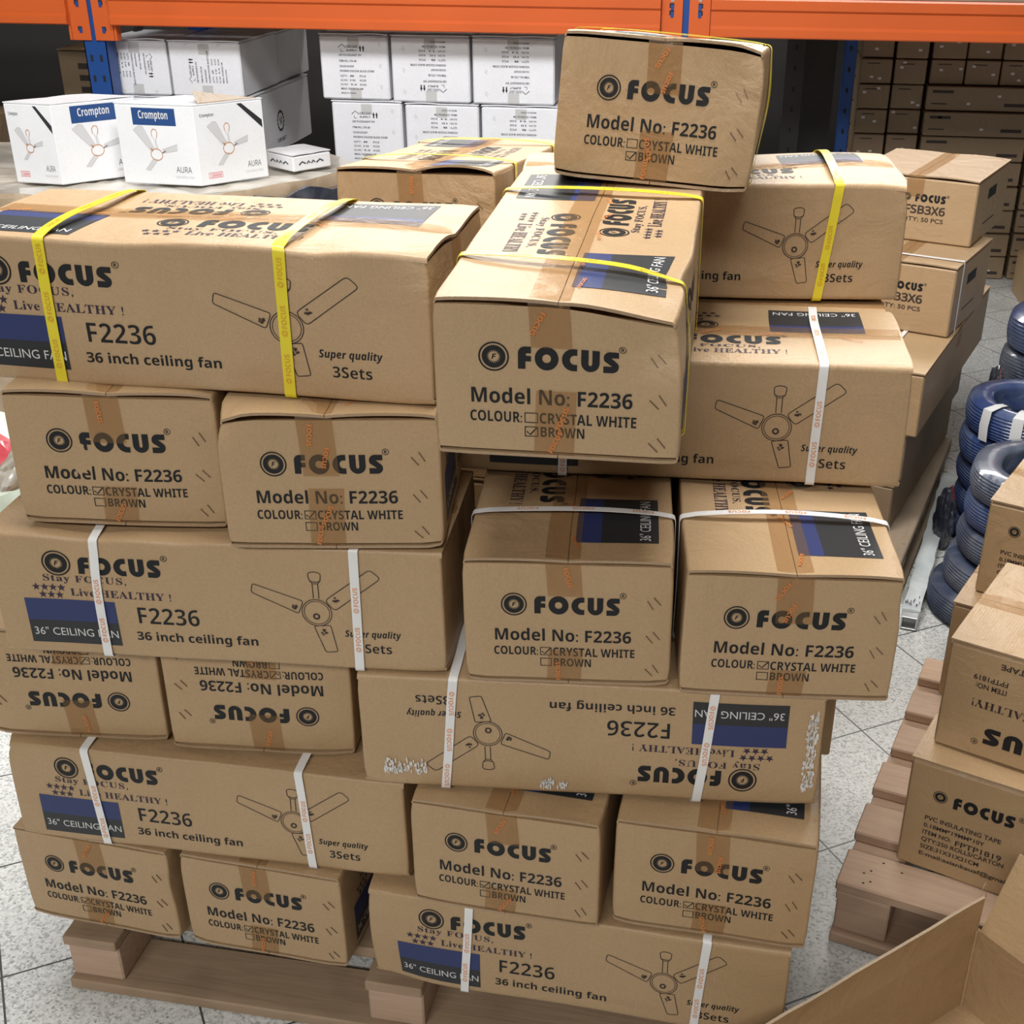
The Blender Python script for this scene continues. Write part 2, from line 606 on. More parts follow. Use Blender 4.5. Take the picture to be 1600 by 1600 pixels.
def fan_art(a, ox=0.0, w=.0013):
    M = 'ink_line'
    hx, hz = .145 + ox, -.005
    a.ring(hx, hz, .0207, .0220, M, 32)
    a.ring(hx, hz, .0178, .0188, M, 32)
    a.ring(hx - .001, hz - .006, .0026, .0052, M, 14)
    a.line(arc(hx + .001, .056, .009, 180, 0, 8, .004) + [(hx + .009, .047), (hx + .005, .0415), (hx - .003, .0415), (hx - .007, .047)], w, M, True)
    a.line(arc(hx + .001, .0475, .008, 180, 360, 8, .0035), w, M)
    a.line([(hx - .003, .0415), (hx - .003, .018)], w, M)
    a.line([(hx + .005, .0415), (hx + .005, .018)], w, M)
    def rnd(p, r=.006):
        out = []
        n = len(p)
        for i in range(n):
            P, A, B = Vector(p[i]), Vector(p[i - 1]), Vector(p[(i + 1) % n])
            p0, p1 = P + (A - P).normalized() * r, P + (B - P).normalized() * r
            for t in (0, .33, .67, 1):
                q = p0 * (1 - t) ** 2 + P * 2 * t * (1 - t) + p1 * t * t
                out.append((q.x + ox, q.y))
        return out
    a.line(rnd([(.056, .0365), (.053, .0225), (.1185, -.008), (.1265, .0125)], .004), w, M, True)
    a.line(rnd([(.158, .0155), (.2255, .0675), (.2405, .054), (.171, -.0005)], .006), w, M, True)
    a.line(rnd([(.139, -.027), (.153, -.070), (.1705, -.0675), (.163, -.0245)], .003), w, M, True)
    rr = random.Random(5)
    for fx, fz in ((.1135, .004), (.1735, .0165), (.153, -.0365)):
        for k in range(7):
            an = rr.random() * 6.28
            q = .0042 * rr.random() ** .5
            a.star(fx + ox + q * math.cos(an), fz + q * math.sin(an), .0026, M)


def long_art():
    a = Art()
    a.logo(-.226, .0535, .0205)
    a.focus(-.195, -.074, .0385, .0667)
    a.reg(-.0675, .0700, .0048)
    a.text('Stay FOCUS,', -.249, -.127, .0240, .0112, 'ink_violet', 'serif', spacing=1.12)
    for k in range(4):
        a.star(-.262 + k * .0125, .0135, .0066, 'ink_violet')
    for k in range(3):
        a.star(-.254 + k * .0125, .0015, .0066, 'ink_violet')
    a.text('Live HEALTHY !', -.212, -.064, .0015, .0122, 'ink_violet', 'serif', spacing=1.05)
    a.rect(-.284, -.149, -.041, -.0055, 'label_blue', n=4)
    a.rect(-.284, -.149, -.0785, -.041, 'label_black', n=4)
    a.text('36" CEILING FAN', -.278, -.152, -.0655, .0128, 'label_white', 'plain', z=.0004)
    a.text('F2236', -.117, -.027, -.0380, .0270, off=-.012)
    a.text('36 inch ceiling fan', -.124, .055, -.0660, .0138)
    fan_art(a)
    a.text('Super quality', .183, .264, -.0415, .0105, 'ink_black', 'ital')
    a.text('3Sets', .199, .249, -.0675, .0148, off=-.010)
    return a


def flap_art():
    """local u along the flap, v = 0 at the seam, negative towards the outer edge"""
    a = Art()
    a.logo(-.034, -.036, .0205)
    a.focus(.003, .146, -.052, -.016)
    a.reg(.152, -.014, .0048)
    a.text('Stay FOCUS,', -.030, .115, -.0685, .0115, 'ink_violet', 'serif', spacing=1.1)
    for k in range(4):
        a.star(-.052 + k * .0135, -.081, .0066, 'ink_violet')
    for k in range(3):
        a.star(-.045 + k * .0135, -.095, .0066, 'ink_violet')
    a.text('Live HEALTHY !', .004, .154, -.0955, .0195, 'ink_violet', 'serif')
    a.rect(-.277, -.133, -.043, -.008, 'label_blue', n=5)
    a.rect(-.277, -.133, -.122, -.043, 'label_black', n=5)
    a.text('36" CEILING FAN', -.270, -.140, -.111, .0155, 'label_white', 'plain', z=.0004)
    return a


ART_END = {True: end_art(True), False: end_art(False)}
ART_LONG = long_art()
ART_FLAP = flap_art()


def strap_art(length, seed=0):
    """prints along a strap; u = across, v = along"""
    a = Art()
    return a


# ------------------------------------------------------------------ fan cartons
def make_carton(name, pos, rot, D, seed, kind='e', white=True, strap='white', flip=False, kraft=0, dents=(), bulge=None,
                end=True, longp=True, top=True, straps=True, staples=True, tapes=(.07, .06), lift=.45, strap_slant=0.004, tape_off=-.008,
                lean=(0, 0), strap_x=(-.171, .202), strap_arch=.004, art_sx=1.0, strap_skew=(0, 0)):
    """D = (L, W, H). pos = centre in the world, rot = 3x3 of the canonical carton (L on X, long printed face on -Y)."""
    L, W, H = D
    rd = random.Random(seed)
    R = rot
    base = Vector(pos) - R @ Vector((0, 0, H / 2))
    root = empty(name, base, R)
    ph = [[rd.uniform(0, 6.28) for _ in range(3)] for _ in range(3)]
    kk = [[rd.uniform(14, 34) * rd.choice((-1, 1)) for _ in range(3)] for _ in range(3)]
    by = rd.uniform(-.001, .0018) if bulge is None else bulge
    bx_ = rd.uniform(-.0005, .0012)
    cd = []
    for sx in (-1, 1):
        for sy in (-1, 1):
            for sz in (-1, 1):
                a = rd.uniform(.0005, .0032)
                cd.append((Vector((sx * L / 2, sy * W / 2, sz * H / 2)), rd.uniform(.012, .026), Vector((-sx * a, -sy * a, -sz * a * .8))))
    for c, r, v in dents:
        cd.append((Vector((c[0] * L / 2, c[1] * W / 2, c[2] * H / 2)), r, Vector(v)))
    flipm = Matrix.Rotation(math.pi, 3, 'Y' if kind == 'l' else 'X') if flip else Matrix.Identity(3)

    def field(p):
        q = Vector(p)
        w = Vector((0, 0, 0))
        for i in range(3):
            s = math.sin(kk[i][0] * p.x * .8 + ph[i][0]) * math.cos(kk[i][1] * p.y + ph[i][1]) + .6 * math.sin(kk[i][2] * p.z + kk[i][1] * p.x * .5 + ph[i][2])
            w[i] = s * .0007
        q += w
        cx, cy, cz = math.cos(math.pi * p.x / L), math.cos(math.pi * p.y / W), math.cos(math.pi * p.z / H)
        q.y += (p.y / (W / 2)) * by * max(cx, 0) * max(cz, 0)
        q.x += (p.x / (L / 2)) * bx_ * max(cy, 0) * max(cz, 0)
        q.x += lean[0] * p.z / H
        q.y += lean[1] * p.z / H
        for c, r, v in cd:
            d2 = (p - c).length_squared / (r * r)
            if d2 < 6:
                q += v * math.exp(-d2)
        q = flipm @ q
        q.z += H / 2
        return q

    km = 'kraft_%d' % kraft
    # ---- body: four walls, closed
    t, g, r = .0040, .0074, .0042
    mb = MB()

    def span(l, n):
        return [-l / 2 + l * i / n for i in range(n + 1)]
    per = []
    for (cx, cy, a0) in ((L / 2 - r, -W / 2 + r, -90), (L / 2 - r, W / 2 - r, 0), (-L / 2 + r, W / 2 - r, 90), (-L / 2 + r, -W / 2 + r, 180)):
        cor = [(cx + r * math.cos(math.radians(a0 + k * 22.5)), cy + r * math.sin(math.radians(a0 + k * 22.5))) for k in range(5)]
        if per:
            p0, p1 = per[-1], cor[0]
            n = max(2, int(math.hypot(p1[0] - p0[0], p1[1] - p0[1]) / .024))
            per += [(p0[0] + (p1[0] - p0[0]) * i / n, p0[1] + (p1[1] - p0[1]) * i / n) for i in range(1, n)]
        per += cor
    p0, p1 = per[-1], per[0]
    n = max(2, int(math.hypot(p1[0] - p0[0], p1[1] - p0[1]) / .024))
    per += [(p0[0] + (p1[0] - p0[0]) * i / n, p0[1] + (p1[1] - p0[1]) * i / n) for i in range(1, n)]
    zs = span(H - 2 * g, 10)
    NP = len(per)
    vs = [field(Vector((x, y, z))) for z in zs for x, y in per]
    fs = [(i * NP + j, i * NP + (j + 1) % NP, (i + 1) * NP + (j + 1) % NP, (i + 1) * NP + j) for i in range(len(zs) - 1) for j in range(NP)]
    fs.append(tuple(range(NP))[::-1])
    fs.append(tuple(range((len(zs) - 1) * NP, len(zs) * NP)))
    mb.add(vs, fs, km)
    if end:
        ART_END[white].put(mb, Vector((-L / 2, 0, 0)), -Y, Z, -X, field)
    if longp:
        ART_LONG.put(mb, Vector((.27 * (1 - art_sx), -W / 2, 0)), X * art_sx, Z, -Y, field)
    mb.build('body', root)
    # ---- flaps
    lf = {}
    for s in (-1, 1):
        for e in (-1, 1):
            lf[(s, e)] = rd.uniform(.001, .0060) * lift

    def flap(s, up):
        m = MB()
        nx, ny = 26, 9
        prof = [(W / 2, H / 2 - g)] + [(W / 2 - r + r * math.cos(math.radians(a)), H / 2 - g + g * math.sin(math.radians(a))) for a in (22, 45, 67, 90)]
        prof += [(W / 2 - r - (W / 2 - r - .0006) * k / ny, H / 2) for k in range(1, ny + 1)]
        prin = [(max(.0006, y - t * (1 if i < 3 else 0)), min(z, H / 2 - t)) for i, (y, z) in enumerate(prof)]
        prin[0] = (W / 2 - .0005, H / 2 - g)
        prin[1] = (W / 2 - .002, H / 2 - g)
        prin[2] = (W / 2 - .003, H / 2 - t - .001)

        def lz(x, y):
            q = abs(x) / (L / 2)
            w = max(0, (q - .45) / .55) ** 2
            b = math.sin(math.pi * min(1, max(0, (W / 2 - abs(y)) / (W / 2)))) ** .8
            return w * b * lf[(s, 1 if x > 0 else -1)] - .0012 * math.cos(math.pi * x / L) * b
        xs = [-L / 2 - .001 + (L + .002) * i / nx for i in range(nx + 1)]
        if up:
            outer = [[field(Vector((x, s * y, z + lz(x, y)))) for y, z in prof] for x in xs]
            inner = [[field(Vector((x, s * y, z + lz(x, y)))) for y, z in prin] for x in xs]
        else:
            outer = [[field(Vector((x, s * y, -z))) for y, z in prof] for x in xs]
            inner = [[field(Vector((x, s * y, -z))) for y, z in prin] for x in xs]
        if (s < 0) == up:
            m.sheet(outer, inner, km, 'board_edge')
        else:
            m.sheet(outer[::-1], inner[::-1], km, 'board_edge')
        if up and top:
            def fl(p):
                return field(Vector((p.x, p.y, p.z + lz(p.x, p.y))))
            if s < 0:
                ART_FLAP.put(m, Vector((.27 * (1 - art_sx), 0, H / 2)), X * art_sx, Y, Z, fl)
            else:
                ART_FLAP.put(m, Vector((0, 0, H / 2)), -X, -Y, Z, fl)
        m.build('top_flap' if up else 'bottom_flap', root)
    for s in (-1, 1):
        flap(s, True)
        flap(s, False)
    # ---- packing tape over both seams
    for up in (True, False):
        m = MB()
        sg = 1 if up else -1
        ln = tapes[0] if up else tapes[1]
        o1, wd_ = .0014, .048
        path = []
        ns = 8
        ru = .006
        for k in range(ns + 1):
            path.append((-L / 2 - .0016, H / 2 - ln + (ln - ru) * k / ns))
        for a in (30, 60):
            path.append((-L / 2 + ru - (ru + .0016) * math.cos(math.radians(a)), H / 2 - ru + (ru + o1) * math.sin(math.radians(a))))
        for k in range(25):
            path.append((-L / 2 + ru + (L - 2 * ru) * k / 24, H / 2 + o1))
        path += [(-x, z) for x, z in path[:ns + 3][::-1]]
        yo = tape_off * -1 + rd.uniform(-.004, .004)
        ys = [yo - wd_ / 2 + wd_ * k / 4 for k in range(5)]
        o = [[field(Vector((x, y + (.004 * (z - H / 2) / ln), sg * z))) for y in ys] for x, z in path]
        i_ = [[field(Vector((x * (L / 2 - .0004) / (L / 2) if abs(x) > L / 2 - .004 else x, y + (.004 * (z - H / 2) / ln), sg * (z - (.0005 if abs(x) < L / 2 - .004 else 0))))) for y in ys] for x, z in path]
        if up:
            m.sheet(o[::-1], i_[::-1], 'tape_film')
        else:
            m.sheet(o, i_, 'tape_film')
        # slanted orange print on the front end and the top
        a = Art()
        z0 = H / 2 - .012 if up else -H / 2 + .006
        for q in range(2):
            vs, fs, (b0, b1) = glyphs('FOCUS', 'bold', .01)
            sc_ = .030 / (b1 - b0)
            an = math.radians(-100 + rd.uniform(-25, 25)) if up else math.radians(80 + rd.uniform(-25, 25))
            ox, oy = yo * -1 + rd.uniform(-.012, .004) + q * .008, (z0 - q * .032 if up else z0 + q * .030)
            if up and oy - .03 < H / 2 - ln or not up and oy + .03 > -H / 2 + ln:
                continue
            ca, sa = math.cos(an), math.sin(an)
            a.tris([(ox + (p[0] - b0) * sc_ * ca - p[1] * sc_ * .9 * sa, oy + (p[0] - b0) * sc_ * sa + p[1] * sc_ * .9 * ca) for p in vs], fs, 'ink_orange')
        a.put(m, Vector((-L / 2, 0, 0)), -Y, Z, -X, field, .0021)
        if up:
            a = Art()
            for q in range(6):
                vs, fs, (b0, b1) = glyphs('FOCUS', 'bold', .01)
                sc_ = .034 / (b1 - b0)
                an = math.radians(rd.uniform(-35, 35))
                ox, oy = -L / 2 + .02 + q * .105 + rd.uniform(0, .03), -yo + rd.uniform(-.012, .0)
                ca, sa = math.cos(an), math.sin(an)
                a.tris([(ox + (p[0] - b0) * sc_ * ca - p[1] * sc_ * .6 * sa, oy + (p[0] - b0) * sc_ * sa + p[1] * sc_ * .6 * ca) for p in vs], fs, 'ink_orange')
            a.put(m, Vector((0, 0, H / 2)), X, Y, Z, field, .0022)
        m.build('packing_tape', root, 60)
    # ---- straps around the carton
    if straps:
        sm = 'strap_' + strap
        for sxx, skw in zip(strap_x, strap_skew):
            m = MB()
            w2 = .0078 if strap == 'yellow' else .0066
            loop = []

            def seg(p, q, n):
                for k in range(n):
                    loop.append((p[0] + (q[0] - p[0]) * k / n, p[1] + (q[1] - p[1]) * k / n))
            o1 = .0032
            hy, hz, rr = W / 2 + o1, H / 2 + o1, .007
            for k in range(13):       # front, bottom to top
                loop.append((-hy, -hz + rr + (2 * hz - 2 * rr) * k / 12))
            loop += [(-hy + rr - rr * math.cos(math.radians(a)), hz - rr + rr * math.sin(math.radians(a))) for a in (30, 60)]
            for k in range(17):
                y = -hy + rr + (2 * hy - 2 * rr) * k / 16
                loop.append((y, hz + strap_arch * math.sin(math.pi * k / 16) ** .6))
            loop += [(hy - rr + rr * math.sin(math.radians(a)), hz - rr + rr * math.cos(math.radians(a))) for a in (30, 60)]
            for k in range(9):
                loop.append((hy, hz - rr - (2 * hz - 2 * rr) * k / 8))
            loop += [(hy - rr + rr * math.cos(math.radians(a)), -hz + rr - rr * math.sin(math.radians(a))) for a in (30, 60)]
            for k in range(13):
                loop.append((hy - rr - (2 * hy - 2 * rr) * k / 12, -hz))
            loop += [(-hy + rr - rr * math.sin(math.radians(a)), -hz + rr - rr * math.cos(math.radians(a))) for a in (30, 60)]
            loop.append(loop[0])
            w1 = rd.uniform(-.004, .004)
            w3 = rd.uniform(0, 6.28)

            def sx_of(y, z):
                return sxx + strap_slant * z / H + skw * y / W + w1 * math.sin(3.0 * y / W + w3) * (1 if z > H / 2 else .4)
            o = [[field(Vector((sx_of(y, z) + d, y, z))) for d in (-w2, 0, w2)] for y, z in loop]
            i_ = [[field(Vector((sx_of(y, z) + d, y * (1 - .0007 / hy), z * (1 - .0007 / hz)))) for d in (-w2, 0, w2)] for y, z in loop]
            m.sheet(o, i_, sm, closed=True)
            if longp or top:
                a = Art()
                ink = 'strap_amber' if strap == 'yellow' else 'strap_orange'
                zz = -H / 2 + .004 + rd.uniform(0, .03)
                while zz < H / 2 - .045:
                    vs, fs, (b0, b1) = glyphs('FOCUS', 'bold', 0)
                    sc_ = .030 / (b1 - b0)
                    a.ring(sx_of(-hy, zz + .004), zz + .004, .0018, .0030, ink, 12)
                    a.ring(sx_of(-hy, zz + .004), zz + .004, .0038, .0043, ink, 12)
                    a.tris([(sx_of(-hy, zz + .02) - p[1] * sc_ + .0035, zz + .0105 + (p[0] - b0) * sc_) for p in vs], fs, ink)
                    zz += .064
                if longp:
                    a.put(m, Vector((0, -hy, 0)), X, Z, -Y, field, .0005)
                a = Art()
                for yy in (-.115, -.03, .05):
                    vs, fs, (b0, b1) = glyphs('FOCUS', 'bold', 0)
                    sc_ = .030 / (b1 - b0)
                    a.tris([(sx_of(yy + .015, hz) - p[1] * sc_ + .0035, yy + (p[0] - b0) * sc_) for p in vs], fs, ink)

                def ft(p):
                    k = (p.y + hy - rr) / (2 * hy - 2 * rr)
                    return field(Vector((p.x, p.y, p.z + strap_arch * math.sin(math.pi * min(1, max(0, k))) ** .6)))
                if top:
                    a.put(m, Vector((0, 0, hz)), X, Y, Z, ft, .0005)
            m.build('strap', root, 50)
    # ---- staples on the front end
    if staples:
        for zc in (.032, -.022, -.076):
            for dx, dz in ((0, 0), (.0095, .006)):
                an = math.radians(-52 + rd.uniform(-8, 8))
                c = Vector((-L / 2 - .0006, -(.113 + dx), zc + dz))
                dv = Vector((0, -math.cos(an), math.sin(an)))
                mm = Matrix((dv, Vector((-1, 0, 0)), dv.cross(Vector((-1, 0, 0))))).transposed()
                m = MB()
                m.box((0, 0, 0), (.0145, .0016, .0014), 'staple_metal', bev=.0003)
                for e in (-1, 1):
                    m.box((e * .0068, -.001, 0), (.0014, .0026, .0014), 'staple_metal')
                m.v = [tuple(field(c + mm @ Vector(p))) for p in m.v]
                m.build('staple', root, 0)
    return root


def box_rot(r):
    def ex(v):
        a = Vector(v)
        return Matrix.Rotation(a.length, 3, a.normalized()) if a.length > 1e-9 else Matrix.Identity(3)
    return ex((0, 0, r[2])) @ ex((r[0], r[1], 0))


CARTONS = {
    'L1a': ('e', (-.2946, .0227, .2385), (.0018, -.0025, -.0961), (.2824, .66, .1915)),
    'L1b': ('e', (0, 0, .2385), (.003, -.0026, -.0872), (.2799, .66, .1915)),
    'L2': ('l', (-.1017, -.1754, .4310), (.0029, .0011, -.0254), (.6548, .2895, .1860)),
    'L3a': ('e', (-.331, .0421, .6260), (.0005, -.0021, .0569), (.2874, .66, .1950)),
    'L3b': ('e', (-.0338, .046, .6260), (-.0004, .0031, .069), (.2890, .66, .1950)),
    'L4': ('l', (-.0368, -.1951, .8230), (-.0042, -.0036, .0395), (.6542, .2894, .1930)),
    'L5a': ('e', (-.1916, .015, 1.0230), (-.0039, .0095, .0998), (.2875, .66, .1960)),
    'L5b': ('e', (.1134, -.0117, 1.0235), (.0006, -.0126, .1184), (.2940, .66, .1930)),
    'L6': ('l', (-.0355, -.1458, 1.2215), (-.0031, -.0057, -.0401), (.66, .2878, .1975)),
    'R1': ('l', (.4965, -.2276, .2340), (.0031, -.0005, -.0667), (.661, .2895, .1840)),
    'R2a': ('e', (.4086, -.0466, .4290), (-.0017, -.0026, -.077), (.2892, .66, .1965)),
    'R2b': ('e', (.7122, -.0472, .4295), (-.0021, .0076, -.060), (.2910, .66, .1965)),
    'R3': ('l', (.4921, -.1813, .6300), (-.0034, -.0053, .0524), (.6668, .2895, .1920)),
    'R4a': ('e', (.4443, .0016, .8270), (-.0022, -.0121, .075), (.2870, .66, .1950)),
    'R4b': ('e', (.7435, .009, .8270), (-.0004, .0076, .084), (.2910, .66, .1950)),
    'R5': ('l', (.5932, .088, 1.0256), (-.0015, -.0100, .0235), (.66, .2833, .1870)),
    'R6': ('l', (.607, .539, 1.182), (-.004, -.001, .101), (.66, .293, .198)),
    'M': ('e', (.4668, -.1125, 1.2268), (.0249, -.0004, .0054), (.2877, .6616, .1920)),
    'T': ('e', (.538, .442, 1.403), (-.093, .068, -.006), (.294, .66, .201)),
    'U': ('e', (.097, .813, 1.143), (-.084, -.012, -.057), (.301, .66, .195)),
}
# ------------------------------------------------------------------ setting
def make_floor():
    m = MATS['terrazzo']
    t = NT(m)
    tc = t.n('ShaderNodeTexCoord').outputs['Object']
    mp = t.n('ShaderNodeMapping', Vector=tc, Location=(-1.232 + 6.2, -.018 + 6.2, 0), Rotation=(0, 0, math.radians(-32.06))).outputs[0]
    br = t.n('ShaderNodeTexBrick', Vector=mp, Scale=1.0, _offset=0.0)
    br.inputs['Mortar Size'].default_value = .0022
    br.inputs['Mortar Smooth'].default_value = 0.2
    br.inputs['Brick Width'].default_value = .31
    br.inputs['Row Height'].default_value = .31
    old = t.b.inputs['Base Color'].links[0].from_socket
    t.link(t.mix(br.outputs['Fac'], old, (.07, .07, .065)), 'Base Color')
    mb = MB()
    mb.add([(-7, -4, 0), (7, -4, 0), (7, 7, 0), (-7, 7, 0)], [(0, 1, 2, 3)], 'terrazzo')
    structure(mb.build('floor', smooth=0))
    mb = MB()
    mb.box((0, 6.05, 2.2), (14, .1, 4.4), 'plaster')
    structure(mb.build('wall_back', smooth=0))


make_floor()


# ------------------------------------------------------------------ main stack
def carton(key, label, group, **kw):
    kind, p, r, d = CARTONS[key]
    R = box_rot(r)
    if kind == 'e':
        R = R @ rz(math.pi / 2)
        D = (d[1], d[0], d[2])
    else:
        D = d
    o = make_carton('fan_carton', p, R, D, kw.pop('seed', hash(key) % 7 if False else sum(map(ord, key)) * 7 + 3), kind, **kw)
    return tag(o, label, 'carton', group)


G1 = 'ceiling fan cartons in the main stack'
carton('L1a', 'end-on fan carton on the pallet at the lower left corner of the stack', G1, kraft=1, top=False, longp=False, straps=False,
       dents=[((-.97, -1, .2), .03, (.002, .005, 0))])
carton('L1b', 'end-on fan carton on the pallet, second from the left in the bottom row', G1, kraft=1, top=False, straps=False)
carton('L2', 'long white-strapped fan carton lying on the two bottom left end-on cartons', G1, kraft=1, strap_slant=-.010, strap_x=(-.184, .165), top=False,
       dents=[((-1, -1, 1), .03, (.004, .003, -.004)), ((.1, -1, .8), .09, (0, .006, -.003))])
carton('L3a', 'upside-down end-on fan carton at the left edge of the photo', G1, kraft=1, flip=True, top=False, longp=False, straps=False)
carton('L3b', 'upside-down end-on fan carton, right one of the pair on the left side', G1, kraft=1, flip=True, top=False, longp=False, straps=False)
carton('L4', 'long white-strapped fan carton halfway up the left column, under the creased carton', G1, strap_slant=.004, top=False,
       dents=[((-.55, -1, 1), .05, (0, .008, -.008)), ((-.15, -1, 1), .03, (0, .004, -.004))])
carton('L5a', 'end-on fan carton with a vertical crease through its print, left column', G1, longp=False, straps=False, top=False,
       dents=[((-1, .35, 0), .02, (.006, 0, 0))])
carton('L5b', 'end-on fan carton between the creased carton and the big yellow-strapped one', G1, top=False, straps=False, tape_off=-.012,
       tapes=(.085, .09), lift=.7, dents=[((-1, 1, 1), .03, (.006, -.006, -.008))])
carton('L6', 'long yellow-strapped fan carton topping the left column', G1, kraft=2, strap='yellow', strap_slant=.002, strap_arch=.009, strap_x=(-.190, .136), art_sx=1.065,
       dents=[((1, -1, 1), .035, (-.003, .008, -.005)), ((1, .1, 1), .05, (-.004, 0, -.008)), ((.53, -1, 1), .035, (0, .007, -.007)), ((-.25, -1, 1), .06, (0, .005, -.004)), ((.25, -1, -.1), .12, (0, .004, 0))])
carton('R1', 'long white-strapped fan carton at the bottom right, on the pallet', G1, kraft=1, strap_slant=.012, top=False,
       dents=[((-.95, -1, -1), .06, (.004, .006, .006))])
carton('R2a', 'end-on fan carton lower right, left one of the pair on the bottom long carton', G1, kraft=1, straps=False, longp=False, tapes=(.06, .05))
carton('R2b', 'end-on fan carton lower right, right one of the pair beside the floor', G1, kraft=1, straps=False, tape_off=-.004, tapes=(.075, .06))
carton('R3', 'upside-down long white-strapped fan carton with chalky scuffs in the right column', G1, flip=True, top=False, strap_slant=.018,
       dents=[((.0, -1, 0), .10, (0, .003, 0))])
carton('R4a', 'end-on white-strapped fan carton in the middle, left one of its pair', G1, longp=False, tapes=(.055, .055), strap_arch=.008, strap_x=(-.192, .202))
carton('R4b', 'end-on white-strapped fan carton at the right edge of the stack', G1, kraft=2, tapes=(.075, .045), strap_arch=.010, tape_off=-.002,
       dents=[((-1, -1, .6), .03, (.003, .004, 0))])
carton('R5', 'long white-strapped fan carton set back behind the big yellow-strapped one', G1, kraft=0, strap_slant=.004)
carton('R6', 'long yellow-strapped fan carton at the top right, beneath the topmost carton', G1, kraft=2, strap='yellow', strap_slant=.020, strap_arch=.010,
       dents=[((-.3, .75, 1), .15, (0, 0, -.017)), ((-.1, -1, 0), .10, (0, .005, 0)), ((-.05, -1, .5), .05, (0, .004, 0)), ((.8, .2, 1), .10, (0, 0, .010)), ((1, -1, 1), .03, (-.004, .003, -.004))])
carton('M', 'big end-on fan carton with yellow straps and a crushed right corner, front top', G1, kraft=2, white=False, strap='yellow', lift=1.1, strap_arch=.007, strap_x=(-.200, .165), strap_skew=(.058, .02),
       tapes=(.055, .085), tape_off=-.008, bulge=.001, dents=[((-1, -1, 1), .060, (.012, .010, -.020)), ((-1, -.55, 1), .055, (.002, 0, -.008)), ((-.6, -1, 1), .05, (0, .012, -.008)), ((-1, -.75, .55), .05, (.008, 0, 0))])
carton('T', 'tilted end-on fan carton ticked brown, topmost of the whole stack', G1, kraft=0, white=False, strap='yellow', longp=False, tapes=(.075, .075), tape_off=.002,
       lift=.5, dents=[((-1, -1, 1), .03, (.004, .006, -.004)), ((-.9, -1, -1), .03, (.004, .006, .004)), ((-1, -.7, .5), .03, (.005, 0, 0)), ((-.4, -1, .3), .07, (0, -.012, 0))])
carton('U', 'end-on fan carton with a gaping top flap, behind the left column', G1, kraft=1, strap='yellow', longp=False, lift=1.7, strap_arch=.010, tapes=(.07, .05))


# chalky scuffs on the upside-down carton
def scuffs():
    kind, p, r, d = CARTONS['R3']
    par = [o for o in COL.objects if o.get('label', '').startswith('upside-down long')][0]
    rd = random.Random(4)
    for (cx, cz, wx, wz, n) in ((.318, .03, .011, .135, 130), (-.27, .026, .045, .022, 70), (-.05, .012, .030, .012, 36)):
        m = MB()
        vs, fs = [], []
        for k in range(n):
            a, b = cx + rd.uniform(-1, 1) * wx * .7, cz + rd.uniform(0, 1) * wz
            w, h = rd.uniform(.0007, .0030), rd.uniform(.002, .009)
            fs.append(tuple(range(len(vs), len(vs) + 8)))
            vs += [(a + w * math.cos(t * .785) * rd.uniform(.4, 1), -d[1] / 2 - .0026, b + h * math.sin(t * .785) * rd.uniform(.4, 1)) for t in range(8)]
        m.add(vs, fs, 'chalk')
        q = m.build('scuff_mark', par, 0)
        q['label'] = 'chalky white scuff mark'


scuffs()


